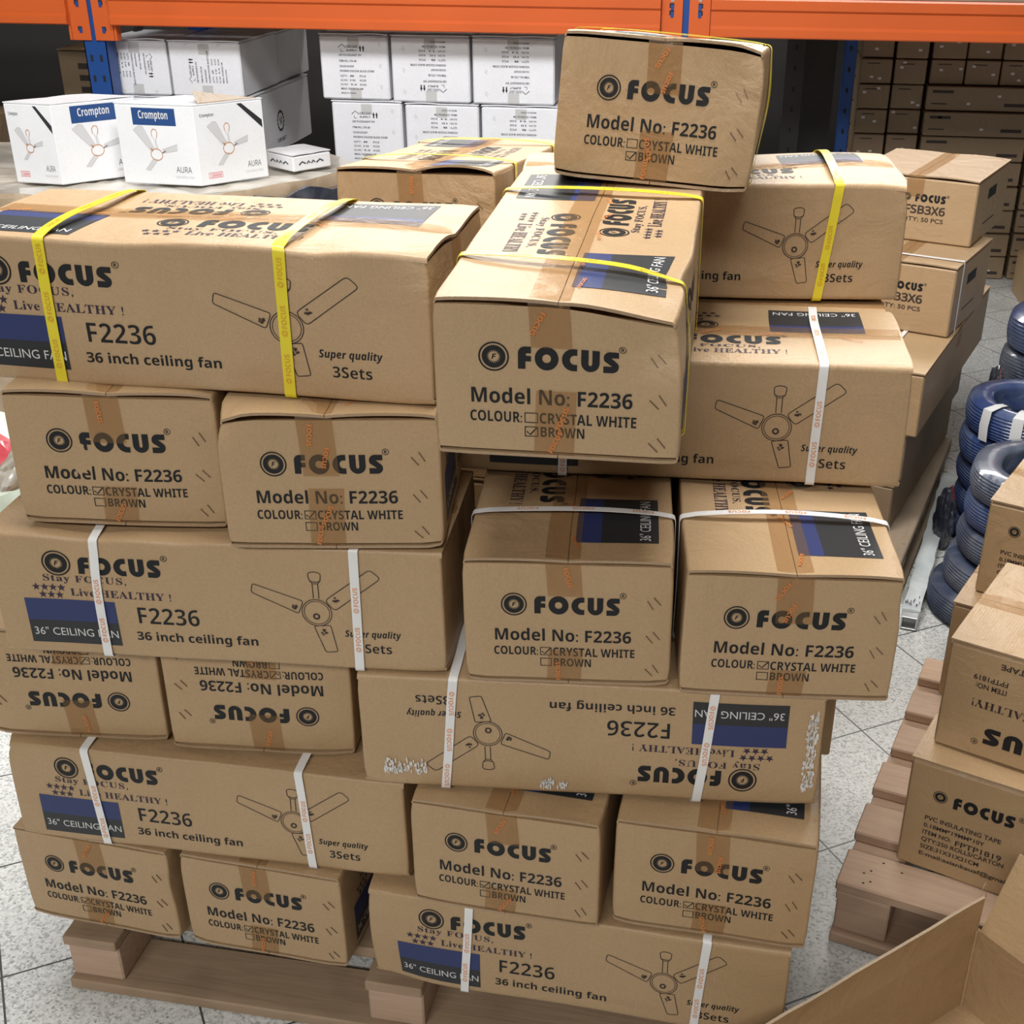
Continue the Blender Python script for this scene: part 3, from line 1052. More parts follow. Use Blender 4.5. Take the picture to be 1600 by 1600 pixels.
# ------------------------------------------------------------------ plain cartons
def plain_carton(name, pos, yaw, D, mat, art=None, art_left=None, art_right=None, tape=True, flaps=True, strap=None, strap_y=(), tilt=(0, 0), seam='x', edge='board_edge', bev=.004, seed=0, tape_mat_='tape_film', top_gap=.0035):
    """pos = centre of the base; front on -Y"""
    W, L, H = D
    R = rz(yaw) @ Matrix.Rotation(tilt[0], 3, 'X') @ Matrix.Rotation(tilt[1], 3, 'Y')
    root = empty(name, pos, R)
    rd = random.Random(seed * 13 + 5)
    g = .004 + top_gap if flaps else 0
    mb = MB()
    mb.box((0, 0, (H - g) / 2), (W, L, H - g), mat, bev=bev)
    if art:
        art.put(mb, Vector((0, -L / 2, H / 2)), X, Z, -Y)
    if art_left:
        art_left.put(mb, Vector((-W / 2, 0, H / 2)), -Y, Z, -X)
    if art_right:
        art_right.put(mb, Vector((W / 2, 0, H / 2)), Y, Z, X)
    mb.build('body', root)
    if flaps:
        for s in (-1, 1):
            m = MB()
            w2, l2 = (W, L / 2 - .0006) if seam == 'x' else (W / 2 - .0006, L)
            n = 8
            up = [[], []]
            o, i_ = [], []
            lift = rd.uniform(.0, .004)
            for a in range(n + 1):
                ro, ri = [], []
                for b in range(n + 1):
                    x, y = -w2 / 2 + w2 * a / n, -l2 / 2 + l2 * b / n
                    if seam == 'x':
                        y += s * (l2 / 2 + .0006)
                        z = lift * abs(2 * x / W) ** 2 * math.sin(math.pi * b / n)
                    else:
                        x += s * (w2 / 2 + .0006)
                        z = lift * abs(2 * y / L) ** 2 * math.sin(math.pi * a / n)
                    ro.append((x * 1.003, y * 1.003, H + z))
                    ri.append((x * 1.003, y * 1.003, H - .004 + z))
                o.append(ro)
                i_.append(ri)
            m.sheet(o, i_, mat, edge)
            m.build('top_flap', root)
    if tape:
        m = MB()
        t = .0012
        if seam == 'x':
            pth = [(-W / 2 - t, H - .06), (-W / 2 - t, H + .0005), (W / 2 + t, H + .0005), (W / 2 + t, H - .06)]
            for (x0, z0), (x1, z1) in zip(pth, pth[1:]):
                m.box(((x0 + x1) / 2, 0, (z0 + z1) / 2 + .0006), (abs(x1 - x0) + .0008, .05, abs(z1 - z0) + .0008), tape_mat_)
        else:
            pth = [(-L / 2 - t, H - .06), (-L / 2 - t, H + .0005), (L / 2 + t, H + .0005), (L / 2 + t, H - .06)]
            for (x0, z0), (x1, z1) in zip(pth, pth[1:]):
                m.box((0, (x0 + x1) / 2, (z0 + z1) / 2 + .0006), (.05, abs(x1 - x0) + .0008, abs(z1 - z0) + .0008), tape_mat_)
        m.build('packing_tape', root, 0)
    if strap:
        for sx in strap:
            m = MB()
            for c, d in (((sx, -L / 2 - .002, H / 2), (.012, .001, H + .008)), ((sx, L / 2 + .002, H / 2), (.012, .001, H + .008)), ((sx, 0, H + .0035), (.012, L + .005, .001))):
                m.box(c, d, 'strap_white')
            m.build('strap', root, 0)
    for sy in strap_y:
        m = MB()
        for c, d in (((-W / 2 - .002, sy, H / 2), (.001, .012, H + .008)), ((W / 2 + .002, sy, H / 2), (.001, .012, H + .008)), ((0, sy, H + .0035), (W + .005, .012, .001))):
            m.box(c, d, 'strap_white')
        m.build('strap', root, 0)
    return root


# rear rows of the main stack
GR = 'fan cartons buried in the rear rows of the stack'
LR = 'brown fan carton buried in the rear rows behind the front columns'
for k in range(4):
    tag(plain_carton('fan_carton', (.60, .500, .142 + k * .184), .02, (.655, .288, .182), 'kraft_1', tape=False, seed=k), LR, 'carton', GR)
t_ = plain_carton('fan_carton', (.60, .412, .928), .03, (.655, .288, .148), 'kraft_2', tape=True, seed=8, art=ART_LONG)
tag(t_, 'long fan carton peeking out between the two upper right long cartons', 'carton', G1)
for k in range(5):
    tag(plain_carton('fan_carton', (.085, .815, .142 + k * .172), -.05, (.29, .62, .170), 'kraft_1', tape=False, seam='y', seed=20 + k), LR, 'carton', GR)
for k in range(5):
    tag(plain_carton('fan_carton', (.43, 1.06, .142 + k * .172), -.06, (.29, .62, .170), 'kraft_1', tape=False, seam='y', seed=30 + k), LR, 'carton', GR)
t_ = plain_carton('fan_carton', (.43, 1.045, 1.003), -.06, (.29, .60, .190), 'kraft_2', seam='y', seed=40)
tag(t_, 'plain-topped fan carton right of the one with the gaping flap', 'carton', G1)


# ------------------------------------------------------------------ pallets
def pallet(pos, yaw, lx, ly, mat, label, nb=6, wid=.095, seed=1, first=.12, recess=0):
    root = empty('wooden_pallet', pos, rz(yaw))
    rd = random.Random(seed)
    tag(root, label, 'pallet', 'wooden pallets')
    pitch = (ly - first) / (nb - 1)
    for k in range(nb):
        m = MB()
        w = first if k == 0 else wid
        y0 = recess if k == 0 else first + (k - 1) * pitch + (pitch - wid)
        m.box((lx / 2 + rd.uniform(-.004, .004), y0 + w / 2, .129), (lx, w, .022), mat, bev=.003)
        if k == 0:
            for q in range(6):
                m.box((.03 + rd.uniform(0, .09), rd.uniform(.01, w - .01), .1401), (.004, .003, .0006), 'dark_gap')
        m.build('deck_board', root)
    for x in (.05, lx / 2, lx - .05):
        m = MB()
        m.box((x, ly / 2, .108), (.098, ly, .020), mat, bev=.002)
        m.build('stringer_board', root)
        for y in (.062, ly / 2, ly - .062):
            m = MB()
            m.box((x, y, .060), (.096, .105, .076), 'wood_pale' if mat != 'wood_grey' else mat, bev=.003)
            m.build('block', root)
    for y in (.055, ly / 2, ly - .055):
        m = MB()
        m.box((lx / 2, y, .011), (lx, .12, .022), mat, bev=.003)
        m.build('bottom_board', root)
    return root


pallet((-.408, -.318, 0), -.047, 1.19, .95, 'wood_brown', 'brown wooden pallet carrying the main stack of fan cartons', seed=2, recess=.05)
pallet((-.36, .66, 0), -.02, 1.10, .62, 'wood_grey', 'wooden pallet hidden under the rear rows of fan cartons', nb=4, seed=3)
pallet((.925, -.012, 0), -.30, 1.15, .84, 'wood_pale', 'pale wooden pallet at right with gapped boards under the tape cartons', nb=6, wid=.098, seed=4, first=.10)
pallet((1.165, 1.26, 0), 1.30, .95, .88, 'wood_grey', 'long-boarded pallet under the switch box cartons behind the stack', nb=6, seed=5)


# ------------------------------------------------------------------ insulating tape cartons on the right pallet
def pvc_art():
    a = Art()
    a.logo(-.116, .050, .0125)
    a.focus(-.092, .013, .0345, .0595)
    a.reg(.024, .0575, .0055)
    for s, x1, y, h in (('PVC INSULATING TAPE', -.002, -.0065, .0095), ('0.18MM*19MM*10Y', -.028, -.0225, .0085), ('ITEM NO:', -.085, -.0385, .0090), ('QTY:250 ROLLS/CARTON', .010, -.0545, .0090), ('SIZE:31X31X21CM', -.031, -.0705, .0090), ('E-mail:asiankauaf@gmail', .022, -.0865, .0085)):
        a.text(s, -.136, x1, y, h, 'ink_line', 'plain', off=.022)
    a.text('FPTP1819', -.077, .004, -.0425, .0118, 'ink_line', 'plain', off=.015)
    return a


def pvc_side():
    a = Art()
    a.logo(-.125, .062, .016)
    a.focus(-.085, .092, .044, .077)
    a.reg(.106, .078, .006)
    a.text('Stay FOCUS,', -.12, .02, .018, .012, 'ink_line', 'serif')
    a.text('Live HEALTHY!', -.05, .122, -.006, .016, 'ink_line', 'serif')
    a.text('ITEM NO:', .069, .121, -.038, .010, 'ink_line', 'plain', off=.02)
    a.text('FPTP1819', .069, .127, -.054, .010, 'ink_line', 'plain', off=.02)
    a.text('PVC INSULATING TAPE', -.10, .086, -.086, .011, 'ink_line', 'plain', off=.02)
    b = Art()
    for vs, fs, mat, z in a.items:
        b.tris([(-u, -v) for u, v in vs], fs, mat, z)
    return b


PV, PVS = pvc_art(), pvc_side()
GP = 'insulating tape cartons on the right pallet'
tag(plain_carton('tape_carton', (1.265, .155, .1402), -.405, (.35, .35, .236), 'kraft_1', art=PV, seed=50), 'tape carton on the right pallet boards, printed upright with item lines', 'carton', GP)
tag(plain_carton('tape_carton', (1.304, .181, .3775), -.442, (.35, .336, .217), 'kraft_0', art=PVS, tilt=(-.012, 0), seed=51), 'upside-down tape carton on the front carton of the right pallet', 'carton', GP)
tag(plain_carton('tape_carton', (1.413, .721, .1402), -.423, (.35, .35, .238), 'kraft_1', art=PV, seed=52), 'tape carton mostly hidden behind the upside-down one, on the right pallet', 'carton', GP)
tag(plain_carton('tape_carton', (1.464, .765, .3797), -.444, (.35, .35, .22), 'kraft_1', art=PV, seed=53), 'rearmost tape carton at the right edge, before the cable coils', 'carton', GP)


# ------------------------------------------------------------------ open carton in the foreground
def open_carton():
    R = Matrix(((.745, .64, 0), (.667, -.77, 0), (0, 0, 1)))
    a = math.atan2(.667, .745)
    P0 = Vector((1.145, -.137, 0))
    root = empty('open_carton', P0, rz(a))          # local +x runs away along the left wall, so the carton lies on -x, -y
    tag(root, 'empty open carton with raised flaps in the lower right foreground', 'carton')
    LX, LY, Hh, t = .62, .44, .18, .005
    m = MB()
    m.box((-LX / 2, -LY / 2, t / 2 + .001), (LX, LY, t), 'kraft_1')
    m.box((-LX / 2, -t / 2, Hh / 2), (LX, t, Hh), 'kraft_3')
    m.box((-LX / 2, -LY + t / 2, Hh / 2), (LX, t, Hh), 'kraft_3')
    m.box((-t / 2, -LY / 2, Hh / 2), (t, LY - 2 * t, Hh), 'kraft_3')
    m.box((-LX + t / 2, -LY / 2, Hh / 2), (t, LY - 2 * t, Hh), 'kraft_3')
    m.box((-.007, -.007, Hh / 2), (.004, .004, Hh), 'kraft_2', bev=.001)
    m.build('body', root)

    def flap(p0, p1, dirv, ln, name='flap', n=14, wav=.004, cut=0, seed=1):
        rd = random.Random(seed)
        p0, p1, dv = Vector(p0), Vector(p1), Vector(dirv).normalized()
        nrm = (p1 - p0).cross(dv).normalized()
        o, i_ = [], []
        for k in range(n + 1):
            e = rd.uniform(-.0015, .0015)
            ro, ri = [], []
            for j in range(7):
                s = j / 6
                c = cut * s * s
                q = p0.lerp(p1, (k / n) * (1 - 2 * c) + c) + dv * (ln + e) * s + nrm * wav * math.sin(math.pi * s) * math.sin(2.2 * k / n)
                ro.append(q + nrm * t / 2)
                ri.append(q - nrm * t / 2)
            o.append(ro)
            i_.append(ri)
        mm = MB()
        mm.sheet(o, i_, 'kraft_1', 'board_torn')
        return mm.build(name, root, 30)
    flap((-.003, -.003, Hh), (-LX, -.003, Hh), (0, -.02, 1), .072, seed=1)
    flap((-.003, -.012, Hh), (-.003, -LY, Hh), (.42, 0, .9), .15, seed=2)
    flap((-LX, -LY, Hh), (0, -LY, Hh), (0, -.9, .25), .19, seed=3)
    flap((-LX + .003, -LY, Hh), (-LX + .003, 0, Hh), (-.9, 0, .1), .15, seed=4)
    # torn paper strip at the corner
    m = MB()
    pts = [(-.004, .001, .246), (-.002, .002, .262), (.004, .003, .270), (.008, .002, .262), (.007, 0, .248), (.010, 0, .238)]
    o = [[(x, y, z), (x + .004, y + .002, z)] for x, y, z in pts]
    i_ = [[(x, y + .0008, z), (x + .004, y + .0028, z)] for x, y, z in pts]
    m.sheet(o, i_, 'board_torn')
    m.build('torn_strip', root)


open_carton()


# ------------------------------------------------------------------ switch box cartons behind the stack
def fsb_art(d=0):
    a = Art()
    a.logo(-.020, .033, .011)
    a.focus(.004, .092, .021, .043)
    a.reg(.098, .042, .004)
    a.text('FSB3X6', -.023, .095, -.013, .0225, 'ink_line', 'sans', off=.03)
    a.text('QTY: 50 PCS', -.028, .093, -.036, .0125, 'ink_line', 'plain', off=.015)
    return a


def fsb_right():
    a = Art()
    a.rect(-.06, .04, .02, .05, 'ink_black')
    a.rect(-.08, .06, -.05, -.046, 'ink_line')
    return a


GF = 'switch box cartons behind the stack'
FA, FR = fsb_art(), fsb_right()
tag(plain_carton('switch_box_carton', (1.255, 2.251, .8035), -.387, (.36, .40, .187), 'kraft_3', art=FA, art_right=FR, seam='y', seed=60), 'upper carton printed 50 pcs, behind the top right fan carton', 'carton', GF)
tag(plain_carton('switch_box_carton', (1.192, 2.02, .6025), -.393, (.36, .40, .199), 'kraft_3', art=FA, art_right=FR, seam='y', strap_y=(-.13,), seed=61), 'lower white-strapped carton printed 50 pcs, under the upper one', 'carton', GF)


def from_corner(c, yaw, W, L):
    v = rz(yaw) @ Vector((-W / 2, L / 2, 0))
    return (c[0] + v.x, c[1] + v.y, c[2])


tag(plain_carton('long_carton', from_corner((1.186, 1.452, .42), -.33, .46, .95), -.33, (.46, .95, .180), 'kraft_1', strap=(.10,), seed=62), 'large brown carton under the lower white-strapped switch box carton', 'carton', GF)
tag(plain_carton('long_carton', from_corner((1.165, 1.47, .282), -.33, .46, .80), -.33, (.46, .80, .136), 'kraft_dark_shaded', tape=False, seed=63), 'dark brown carton second from the pallet behind the stack', 'carton', GF)
tag(plain_carton('long_carton', from_corner((1.145, 1.44, .142), -.33, .46, .80), -.33, (.46, .80, .138), 'kraft_dark_shaded', tape=False, seed=64), 'dark brown carton lying on the long-boarded pallet behind the stack', 'carton', GF)


# ------------------------------------------------------------------ long white package on the floor
def tube():
    a = math.atan2(2.07 - 1.146, 1.41 - 1.191)
    root = empty('wrapped_profile', (1.166, 1.153, 0), rz(a))
    tag(root, 'long white wrapped package lying on the floor beside the cable coils', 'package')
    m = MB()
    n, w, h = 24, .046, .045
    ring = []
    rd = random.Random(3)
    for k in range(n + 1):
        x = .03 + .95 * k / n
        j = [rd.uniform(-.002, .002) for _ in range(4)]
        ring.append([(x, -w - j[0], .002), (x, -w - j[1], h), (x, -w * .5, h + .003 + j[2]), (x, j[3], h), (x, 0, .002)])
    vs = [p for r in ring for p in r]
    fs = [(i * 5 + j, i * 5 + (j + 1) % 5, (i + 1) * 5 + (j + 1) % 5, (i + 1) * 5 + j) for i in range(n) for j in range(5)]
    fs += [(4, 3, 2, 1, 0), tuple(n * 5 + j for j in range(5))]
    m.add(vs, [f[::-1] for f in fs], 'film_silver')
    rd = random.Random(8)
    for k in range(14):
        m.box((.05 + rd.uniform(0, .05), -w / 2 + rd.uniform(-.02, .02), h + .0045), (.010, .002, .0006), 'ink_grey')
    m.build('wrapper', root, 40)
    m = MB()
    for y, z, dy, dz in ((-.023, .006, .042, .004), (-.023, .039, .042, .004), (-.004, .022, .004, .034), (-.042, .022, .004, .034)):
        m.box((.02, y, z), (.05, dy, dz), 'bare_metal', bev=.001)
    m.build('metal_profile', root, 30)


tube()


# ------------------------------------------------------------------ cable coils
def coil(pos, r, rin, h, mat, label, seed=0, tilt=(0, 0), bands=True, wind=9):
    rd = random.Random(seed)
    R = Matrix.Rotation(tilt[0], 3, 'X') @ Matrix.Rotation(tilt[1], 3, 'Y') @ rz(rd.uniform(0, 6.28))
    root = empty('cable_coil', pos, R)
    tag(root, label, 'cable coil', 'shrink-wrapped cable coils stacked at the right')
    prof = []
    for k in range(wind):
        z0 = h * .08 + h * .84 * k / wind
        dz = h * .84 / wind
        for q, b in ((.15, .0), (.5, .0035), (.85, .0)):
            bulge = .010 * math.sin(math.pi * (z0 + q * dz) / h)
            prof.append((r - .012 + b + bulge, z0 + q * dz))
    prof += [(r - .018, h * .97), (r - .035, h), ((r + rin) / 2, h * 1.01), (rin + .018, h * .985), (rin + .004, h * .92)]
    for k in range(5):
        prof.append((rin + (.003 if k % 2 else 0), h * (.85 - .17 * k)))
    prof += [(rin + .006, h * .08), (rin + .02, .004), ((r + rin) / 2, 0), (r - .035, .004)]
    N, Mn = 56, len(prof)
    ph = rd.uniform(0, 6.28)
    vs = []
    for i in range(N):
        a = 2 * math.pi * i / N
        k = 1 + .012 * math.sin(3 * a + ph) + .008 * math.sin(7 * a + 2 * ph)
        for pr, pz in prof:
            vs.append((pr * k * math.cos(a), pr * k * math.sin(a), pz + .003 * math.sin(2 * a + ph)))
    fs = [(i * Mn + j, ((i + 1) % N) * Mn + j, ((i + 1) % N) * Mn + (j + 1) % Mn, i * Mn + (j + 1) % Mn) for i in range(N) for j in range(Mn)]
    m = MB()
    m.add(vs, fs, mat)
    m.build('winding', root, 60)
    if bands:
        for q in range(2):
            m = MB()
            a = rd.uniform(0, 6.28) if q else math.radians(-115) - R.to_euler().z
            w = .03
            o, i_ = [], []
            loop = [(r + .006, h * .02), (r + .010, h * .5), (r + .004, h * .98), (r - .03, h * 1.025), ((r + rin) / 2, h * 1.04), (rin + .01, h * 1.02), (rin - .005, h * .9), (rin - .006, h * .4)]
            for pr, pz in loop:
                o.append([((pr) * math.cos(a + d / r), (pr) * math.sin(a + d / r), pz) for d in (-w / 2, 0, w / 2)])
                i_.append([((pr - (.001 if pz < h else 0)) * math.cos(a + d / r), (pr - (.001 if pz < h else 0)) * math.sin(a + d / r), pz - (.001 if pz >= h else 0)) for d in (-w / 2, 0, w / 2)])
            m.sheet(o, i_, 'label_white')
            m.build('wrapping_band', root, 40)
    return root


COILS = [
    ((1.438, 1.285, .001), .190, .10, .085, 'cable_slate', 'blue-grey cable coil lying on the floor at the base of the nearest pile', (0, 0), False),
    ((1.468, 1.290, .088), .187, .10, .084, 'cable_slate', 'grey-blue cable coil second from the floor in the nearest pile', (0, 0), False),
    ((1.490, 1.290, .174), .187, .10, .084, 'cable_slate', 'grey-blue cable coil third from the floor in the nearest pile', (0, 0), True),
    ((1.498, 1.290, .260), .187, .10, .084, 'cable_blue', 'dark blue cable coil fourth from the floor in the nearest pile', (0, 0), False),
    ((1.500, 1.290, .346), .190, .115, .086, 'cable_slate', 'hazy film-wrapped cable coil topping the nearest pile', (0, 0), True),
    ((1.55, 1.75, .001), .180, .10, .085, 'cable_blue', 'dark cable coil on the floor behind the nearest coil pile', (0, 0), False),
    ((1.55, 1.75, .088), .180, .10, .085, 'cable_blue', 'dark cable coil second up in the middle coil pile', (0, 0), False),
    ((1.545, 1.75, .175), .180, .10, .085, 'cable_blue', 'dark blue cable coil third up in the middle coil pile', (0, 0), False),
    ((1.535, 1.75, .262), .178, .10, .085, 'cable_blue', 'blue cable coil with a pale side band under the ribbed one', (0, 0), True),
    ((1.553, 1.75, .349), .188, .115, .095, 'cable_blue', 'ribbed blue cable coil with an open middle and white band', (0, 0), True),
    ((1.745, 2.30, .001), .19, .10, .10, 'cable_slate', 'dark cable coil on the floor at the back of the coil row', (0, 0), False),
    ((1.745, 2.30, .103), .19, .10, .10, 'cable_slate', 'dark grey cable coil second up in the rear coil pile', (0, 0), False),
    ((1.745, 2.30, .205), .19, .10, .10, 'cable_slate', 'slate cable coil third up in the rear coil pile', (0, 0), False),
    ((1.747, 2.30, .307), .19, .10, .11, 'cable_slate', 'slate blue cable coil near the top of the rear coil pile', (0, 0), False),
    ((1.750, 2.30, .419), .19, .10, .12, 'cable_blue', 'blue cable coil on top of the rear coil pile', (0, 0), True),
]
for k, (p, r, ri, h, mt, lb, tl, bd) in enumerate(COILS):
    coil(p, r, ri, h, mt, lb, k, tl, bd)


# crumpled film bundles
def lump(name, pos, size, mats, label, cat, seed=0, sub=4, amp=.25):
    import bmesh
    bm = bmesh.new()
    bmesh.ops.create_icosphere(bm, subdivisions=sub, radius=1)
    rd = random.Random(seed)
    dirs = [(Vector((rd.gauss(0, 1), rd.gauss(0, 1), rd.gauss(0, 1))).normalized(), rd.uniform(3, 9), rd.uniform(0, 6.28)) for _ in range(9)]
    lo = 0
    for v in bm.verts:
        n = v.co.normalized()
        k = 1 + amp * sum(abs(math.sin(d.dot(n) * f + p)) - .5 for d, f, p in dirs) / 4
        v.co = Vector((n.x * size[0] * k, n.y * size[1] * k, n.z * size[2] * k))
        v.co.z = max(v.co.z, -size[2] * .8)
        lo = min(lo, v.co.z)
    m = MB()
    vs = [(v.co.x, v.co.y, v.co.z - lo) for v in bm.verts]
    for i, mt in enumerate(mats):
        fs = [tuple(v.index for v in f.verts) for f in bm.faces if (0 if len(mats) == 1 else (1 if f.calc_center_median().z > size[2] * .80 and f.calc_center_median().x > .25 * size[0] else 0)) == i]
        m.add(vs, fs, mt)
    bm.free()
    o = m.build(name, None, 25, pos)
    return tag(o, label, cat)


lump('film_bundle', (1.335, 1.66, .001), (.028, .045, .10), ['film_dark', 'cable_red'], 'dark film-wrapped bundle with a red tip, left of the ribbed cable coil pile', 'bundle', 2)
lump('film_bundle', (1.53, 2.20, .001), (.030, .05, .20), ['film_dark', 'cable_red'], 'red striped film bundle leaning at the rear coil pile', 'bundle', 4)
lump('goods_sack', (-1.17, .97, .001), (.22, .22, .27), ['sack_green', 'sack_red'], 'pale green sack with a red patch at the left edge behind the stack', 'sack', 6)
lump('plastic_bag', (-.383, -.14, .9185), (.030, .10, .026), ['film_milky'], 'crumpled clear plastic at the left end of a long white-strapped carton', 'plastic bag', 7)


def scrap():
    m = MB()
    rd = random.Random(2)
    g = [[(1.74 + .05 * i + rd.uniform(-.01, .01), 2.93 + .05 * j + rd.uniform(-.01, .01), .004 + rd.uniform(0, .02)) for j in range(5)] for i in range(4)]
    q = [[(x, y, z - .0015) for x, y, z in r] for r in g]
    m.sheet(g, q, 'label_white')
    tag(m.build('paper_scrap', None, 0), 'crumpled paper scrap on the aisle floor behind the cartons', 'paper')


scrap()


# ------------------------------------------------------------------ storage rack with orange beams
def rack():
    root = empty('pallet_rack', (0, 3.3, 0))
    tag(root, 'storage rack with orange beams and blue perforated posts', 'rack')

    def post(x, y, mat='rack_blue', h=2.6, w=.094, slots=True):
        m = MB()
        m.box((x, y + .002, h / 2), (w, .004, h), mat)
        m.box((x - w / 2 + .002, y + .04, h / 2), (.004, .08, h), mat)
        m.box((x + w / 2 - .002, y + .04, h / 2), (.004, .08, h), mat)
        if slots:
            z = .12
            while z < h - .1:
                for s in (-1, 1):
                    m.box((x + s * .020 - .002, y - .0008, z), (.010, .002, .024), 'dark_gap')
                z += .0762
        m.build('upright', root, 0)
    for x in (-1.902, .434):
        post(x, 0)
        post(x, 1.05, slots=False)
    for x0, x1 in ((-4.2, -1.99), (-1.81, .342), (.528, 2.9)):
        for y, front in ((0, True), (1.05, False)):
            m = MB()
            b = -.012 if front else .08
            prof = [(0, 0), (-.018, 0), (-.022, .004), (-.022, .030), (-.014, .040), (-.014, .088), (-.022, .096), (-.022, .128), (0, .132), (.03, .132), (.03, 0)]
            pts = []
            for xx in (x0, x1):
                for py, pz in prof:
                    pts.append((xx, y + b + py, 1.236 + pz))
            n = len(prof)
            fs = [(j, (j + 1) % n, n + (j + 1) % n, n + j) for j in range(n)] + [tuple(range(n))[::-1], tuple(range(n, 2 * n))]
            m.add(pts, [f[::-1] for f in fs], 'rack_orange')
            bm_ = m.build('beam', root, 0)
            if front:
                for xe, s in ((x0, -1), (x1, 1)):
                    if abs(xe) > 2.5:
                        continue
                    c = MB()
                    c.box((xe + s * .042, -.005, 1.285), (.078, .006, .215), 'rack_orange', bev=.001)
                    c.box((xe - s * .004, .012, 1.285), (.010, .040, .215), 'rack_orange', bev=.001)
                    for z in (1.215, 1.31, 1.335):
                        c.box((xe + s * .042, -.0088, z), (.012, .002, .020), 'rack_blue', bev=0)
                        c.box((xe + s * .040, -.0084, z + .006), (.017, .002, .016), 'dark_gap', bev=0)
                    c.box((xe + s * .042, -.0088, 1.36), (.012, .002, .012), 'bare_metal')
                    c.build('beam_connector', bm_, 0)
        m = MB()
        m.box(((x0 + x1) / 2, .56, 1.378), (x1 - x0, 1.06, .018), 'wood_grey')
        m.build('shade_deck', root, 0)  # unseen deck added to shade the bay below
    for x in (-1.902, .434):
        m = MB()
        for z0, z1 in ((.25, .95), (.95, 1.65)):
            d = Vector((0, .96, z1 - z0))
            m.box((x, .57, (z0 + z1) / 2), (.02, d.length, .03), 'rack_black', R=Matrix.Rotation(math.atan2(d.z, d.y), 3, 'X'))
        m.build('brace', root, 0)


rack()


# ------------------------------------------------------------------ white cartons in the rack
def led_art(W, H, rot=0, scale=1.0):
    a = Art()
    L0 = -.40
    ln = [('LED FLOODLIGHT 5W', .34, .165), ('ITEM NO.: LT01-5B', .26, .075), ('COLOUR: DAYLIGHT', .22, -.005), ('HOUSING COLOUR: BLACK COVER', .52, -.075)]
    for s, w, y in ln:
        a.text(s, L0 * .62, L0 * .62 + w * 1.1, y, .030, 'ink_grey', 'plain', off=.03)
    for k, row in enumerate((('QTY:', '8', 'PCS'), ('G.W:', '10', 'KGS'), ('N.W:', '9.4', 'KGS'))):
        for q, s in enumerate(row):
            a.text(s, -.245 + q * .16, -.245 + q * .16 + .05 + .018 * len(s), -.150 - .065 * k, .028, 'ink_grey', 'plain', off=.02)
    a.text('MEAS: 35X28X26 CM', -.245, .12, -.345, .030, 'ink_grey', 'plain', off=.02)
    a.text('MADE IN CHINA', -.245, .0, -.41, .026, 'ink_grey', 'plain', off=.02)
    for x in (.11, .16):
        a.rect(x - .010, x + .010, .235, .285, 'ink_black')
        a.poly([(x - .02, .28), (x + .02, .28), (x, .33)], 'ink_black')
    a.line([(-.25, .29), (-.19, .34), (-.13, .29)], .012, 'ink_grey')
    a.line([(-.21, .27), (-.21, .23), (-.17, .23)], .010, 'ink_grey')
    a.text('EURO LIGHT', -.12, .07, .285, .04, 'ink_grey', 'bold')
    a.text('SUPPLY', -.12, .06, .235, .03, 'ink_grey', 'plain', off=.03)
    for y in (.32, .0, -.32):
        for d in (0, .03):
            a.line([(.40 + d * .4, y + .03 + d), (.44 + d * .4, y - .01 + d)], .008, 'ink_pale')
    b = Art()
    c, s_ = math.cos(math.radians(rot)), math.sin(math.radians(rot))
    k = min(W, H) * 1.0 * scale
    for vs, fs, mat, z in a.items:
        b.tris([((u * c - v * s_) * k, (u * s_ + v * c) * k) for u, v in vs], fs, mat, z)
    return b


GW = 'white floodlight cartons in the rack'


def white_carton(x0, x1, z0, z1, y, label, rot=0, dep=.36, yaw=0, right=None, seed=0):
    W, H = x1 - x0, z1 - z0
    o = plain_carton('white_carton', ((x0 + x1) / 2, y + dep / 2, z0), yaw, (W, dep, H - .003), 'white_board', art=led_art(W, H, rot), art_right=right, tape=False, seam='y', edge='white_board', bev=.006, seed=seed, top_gap=.002)
    for z in (.022, H - .035):
        b = MB()
        b.box((0, -dep / 2 - .0006, z), (.045, .001, .040), 'clear_film')
        b.build('packing_tape', o, 0)
    if label:
        tag(o, label, 'carton', GW)
    return o


def gear_art():
    a = Art()
    n = 32
    o = [((.048 if i % 2 else .040) * math.cos(2 * math.pi * i / n), (.048 if i % 2 else .040) * math.sin(2 * math.pi * i / n)) for i in range(n)]
    q = [(.034 * math.cos(2 * math.pi * i / n), .034 * math.sin(2 * math.pi * i / n)) for i in range(n)]
    vs, fs = ring_quads(q, o)
    a.tris(vs, fs, 'ink_black')
    a.text('M', -.019, .019, -.016, .034, 'ink_black', 'serif')
    a.text('EURO-BATT', -.058, .058, -.085, .016, 'ink_black', 'bold')
    b = Art()
    for vs, fs, mat, z in a.items:
        b.tris([(u - .02, v - .01) for u, v in vs], fs, mat, z)
    return b


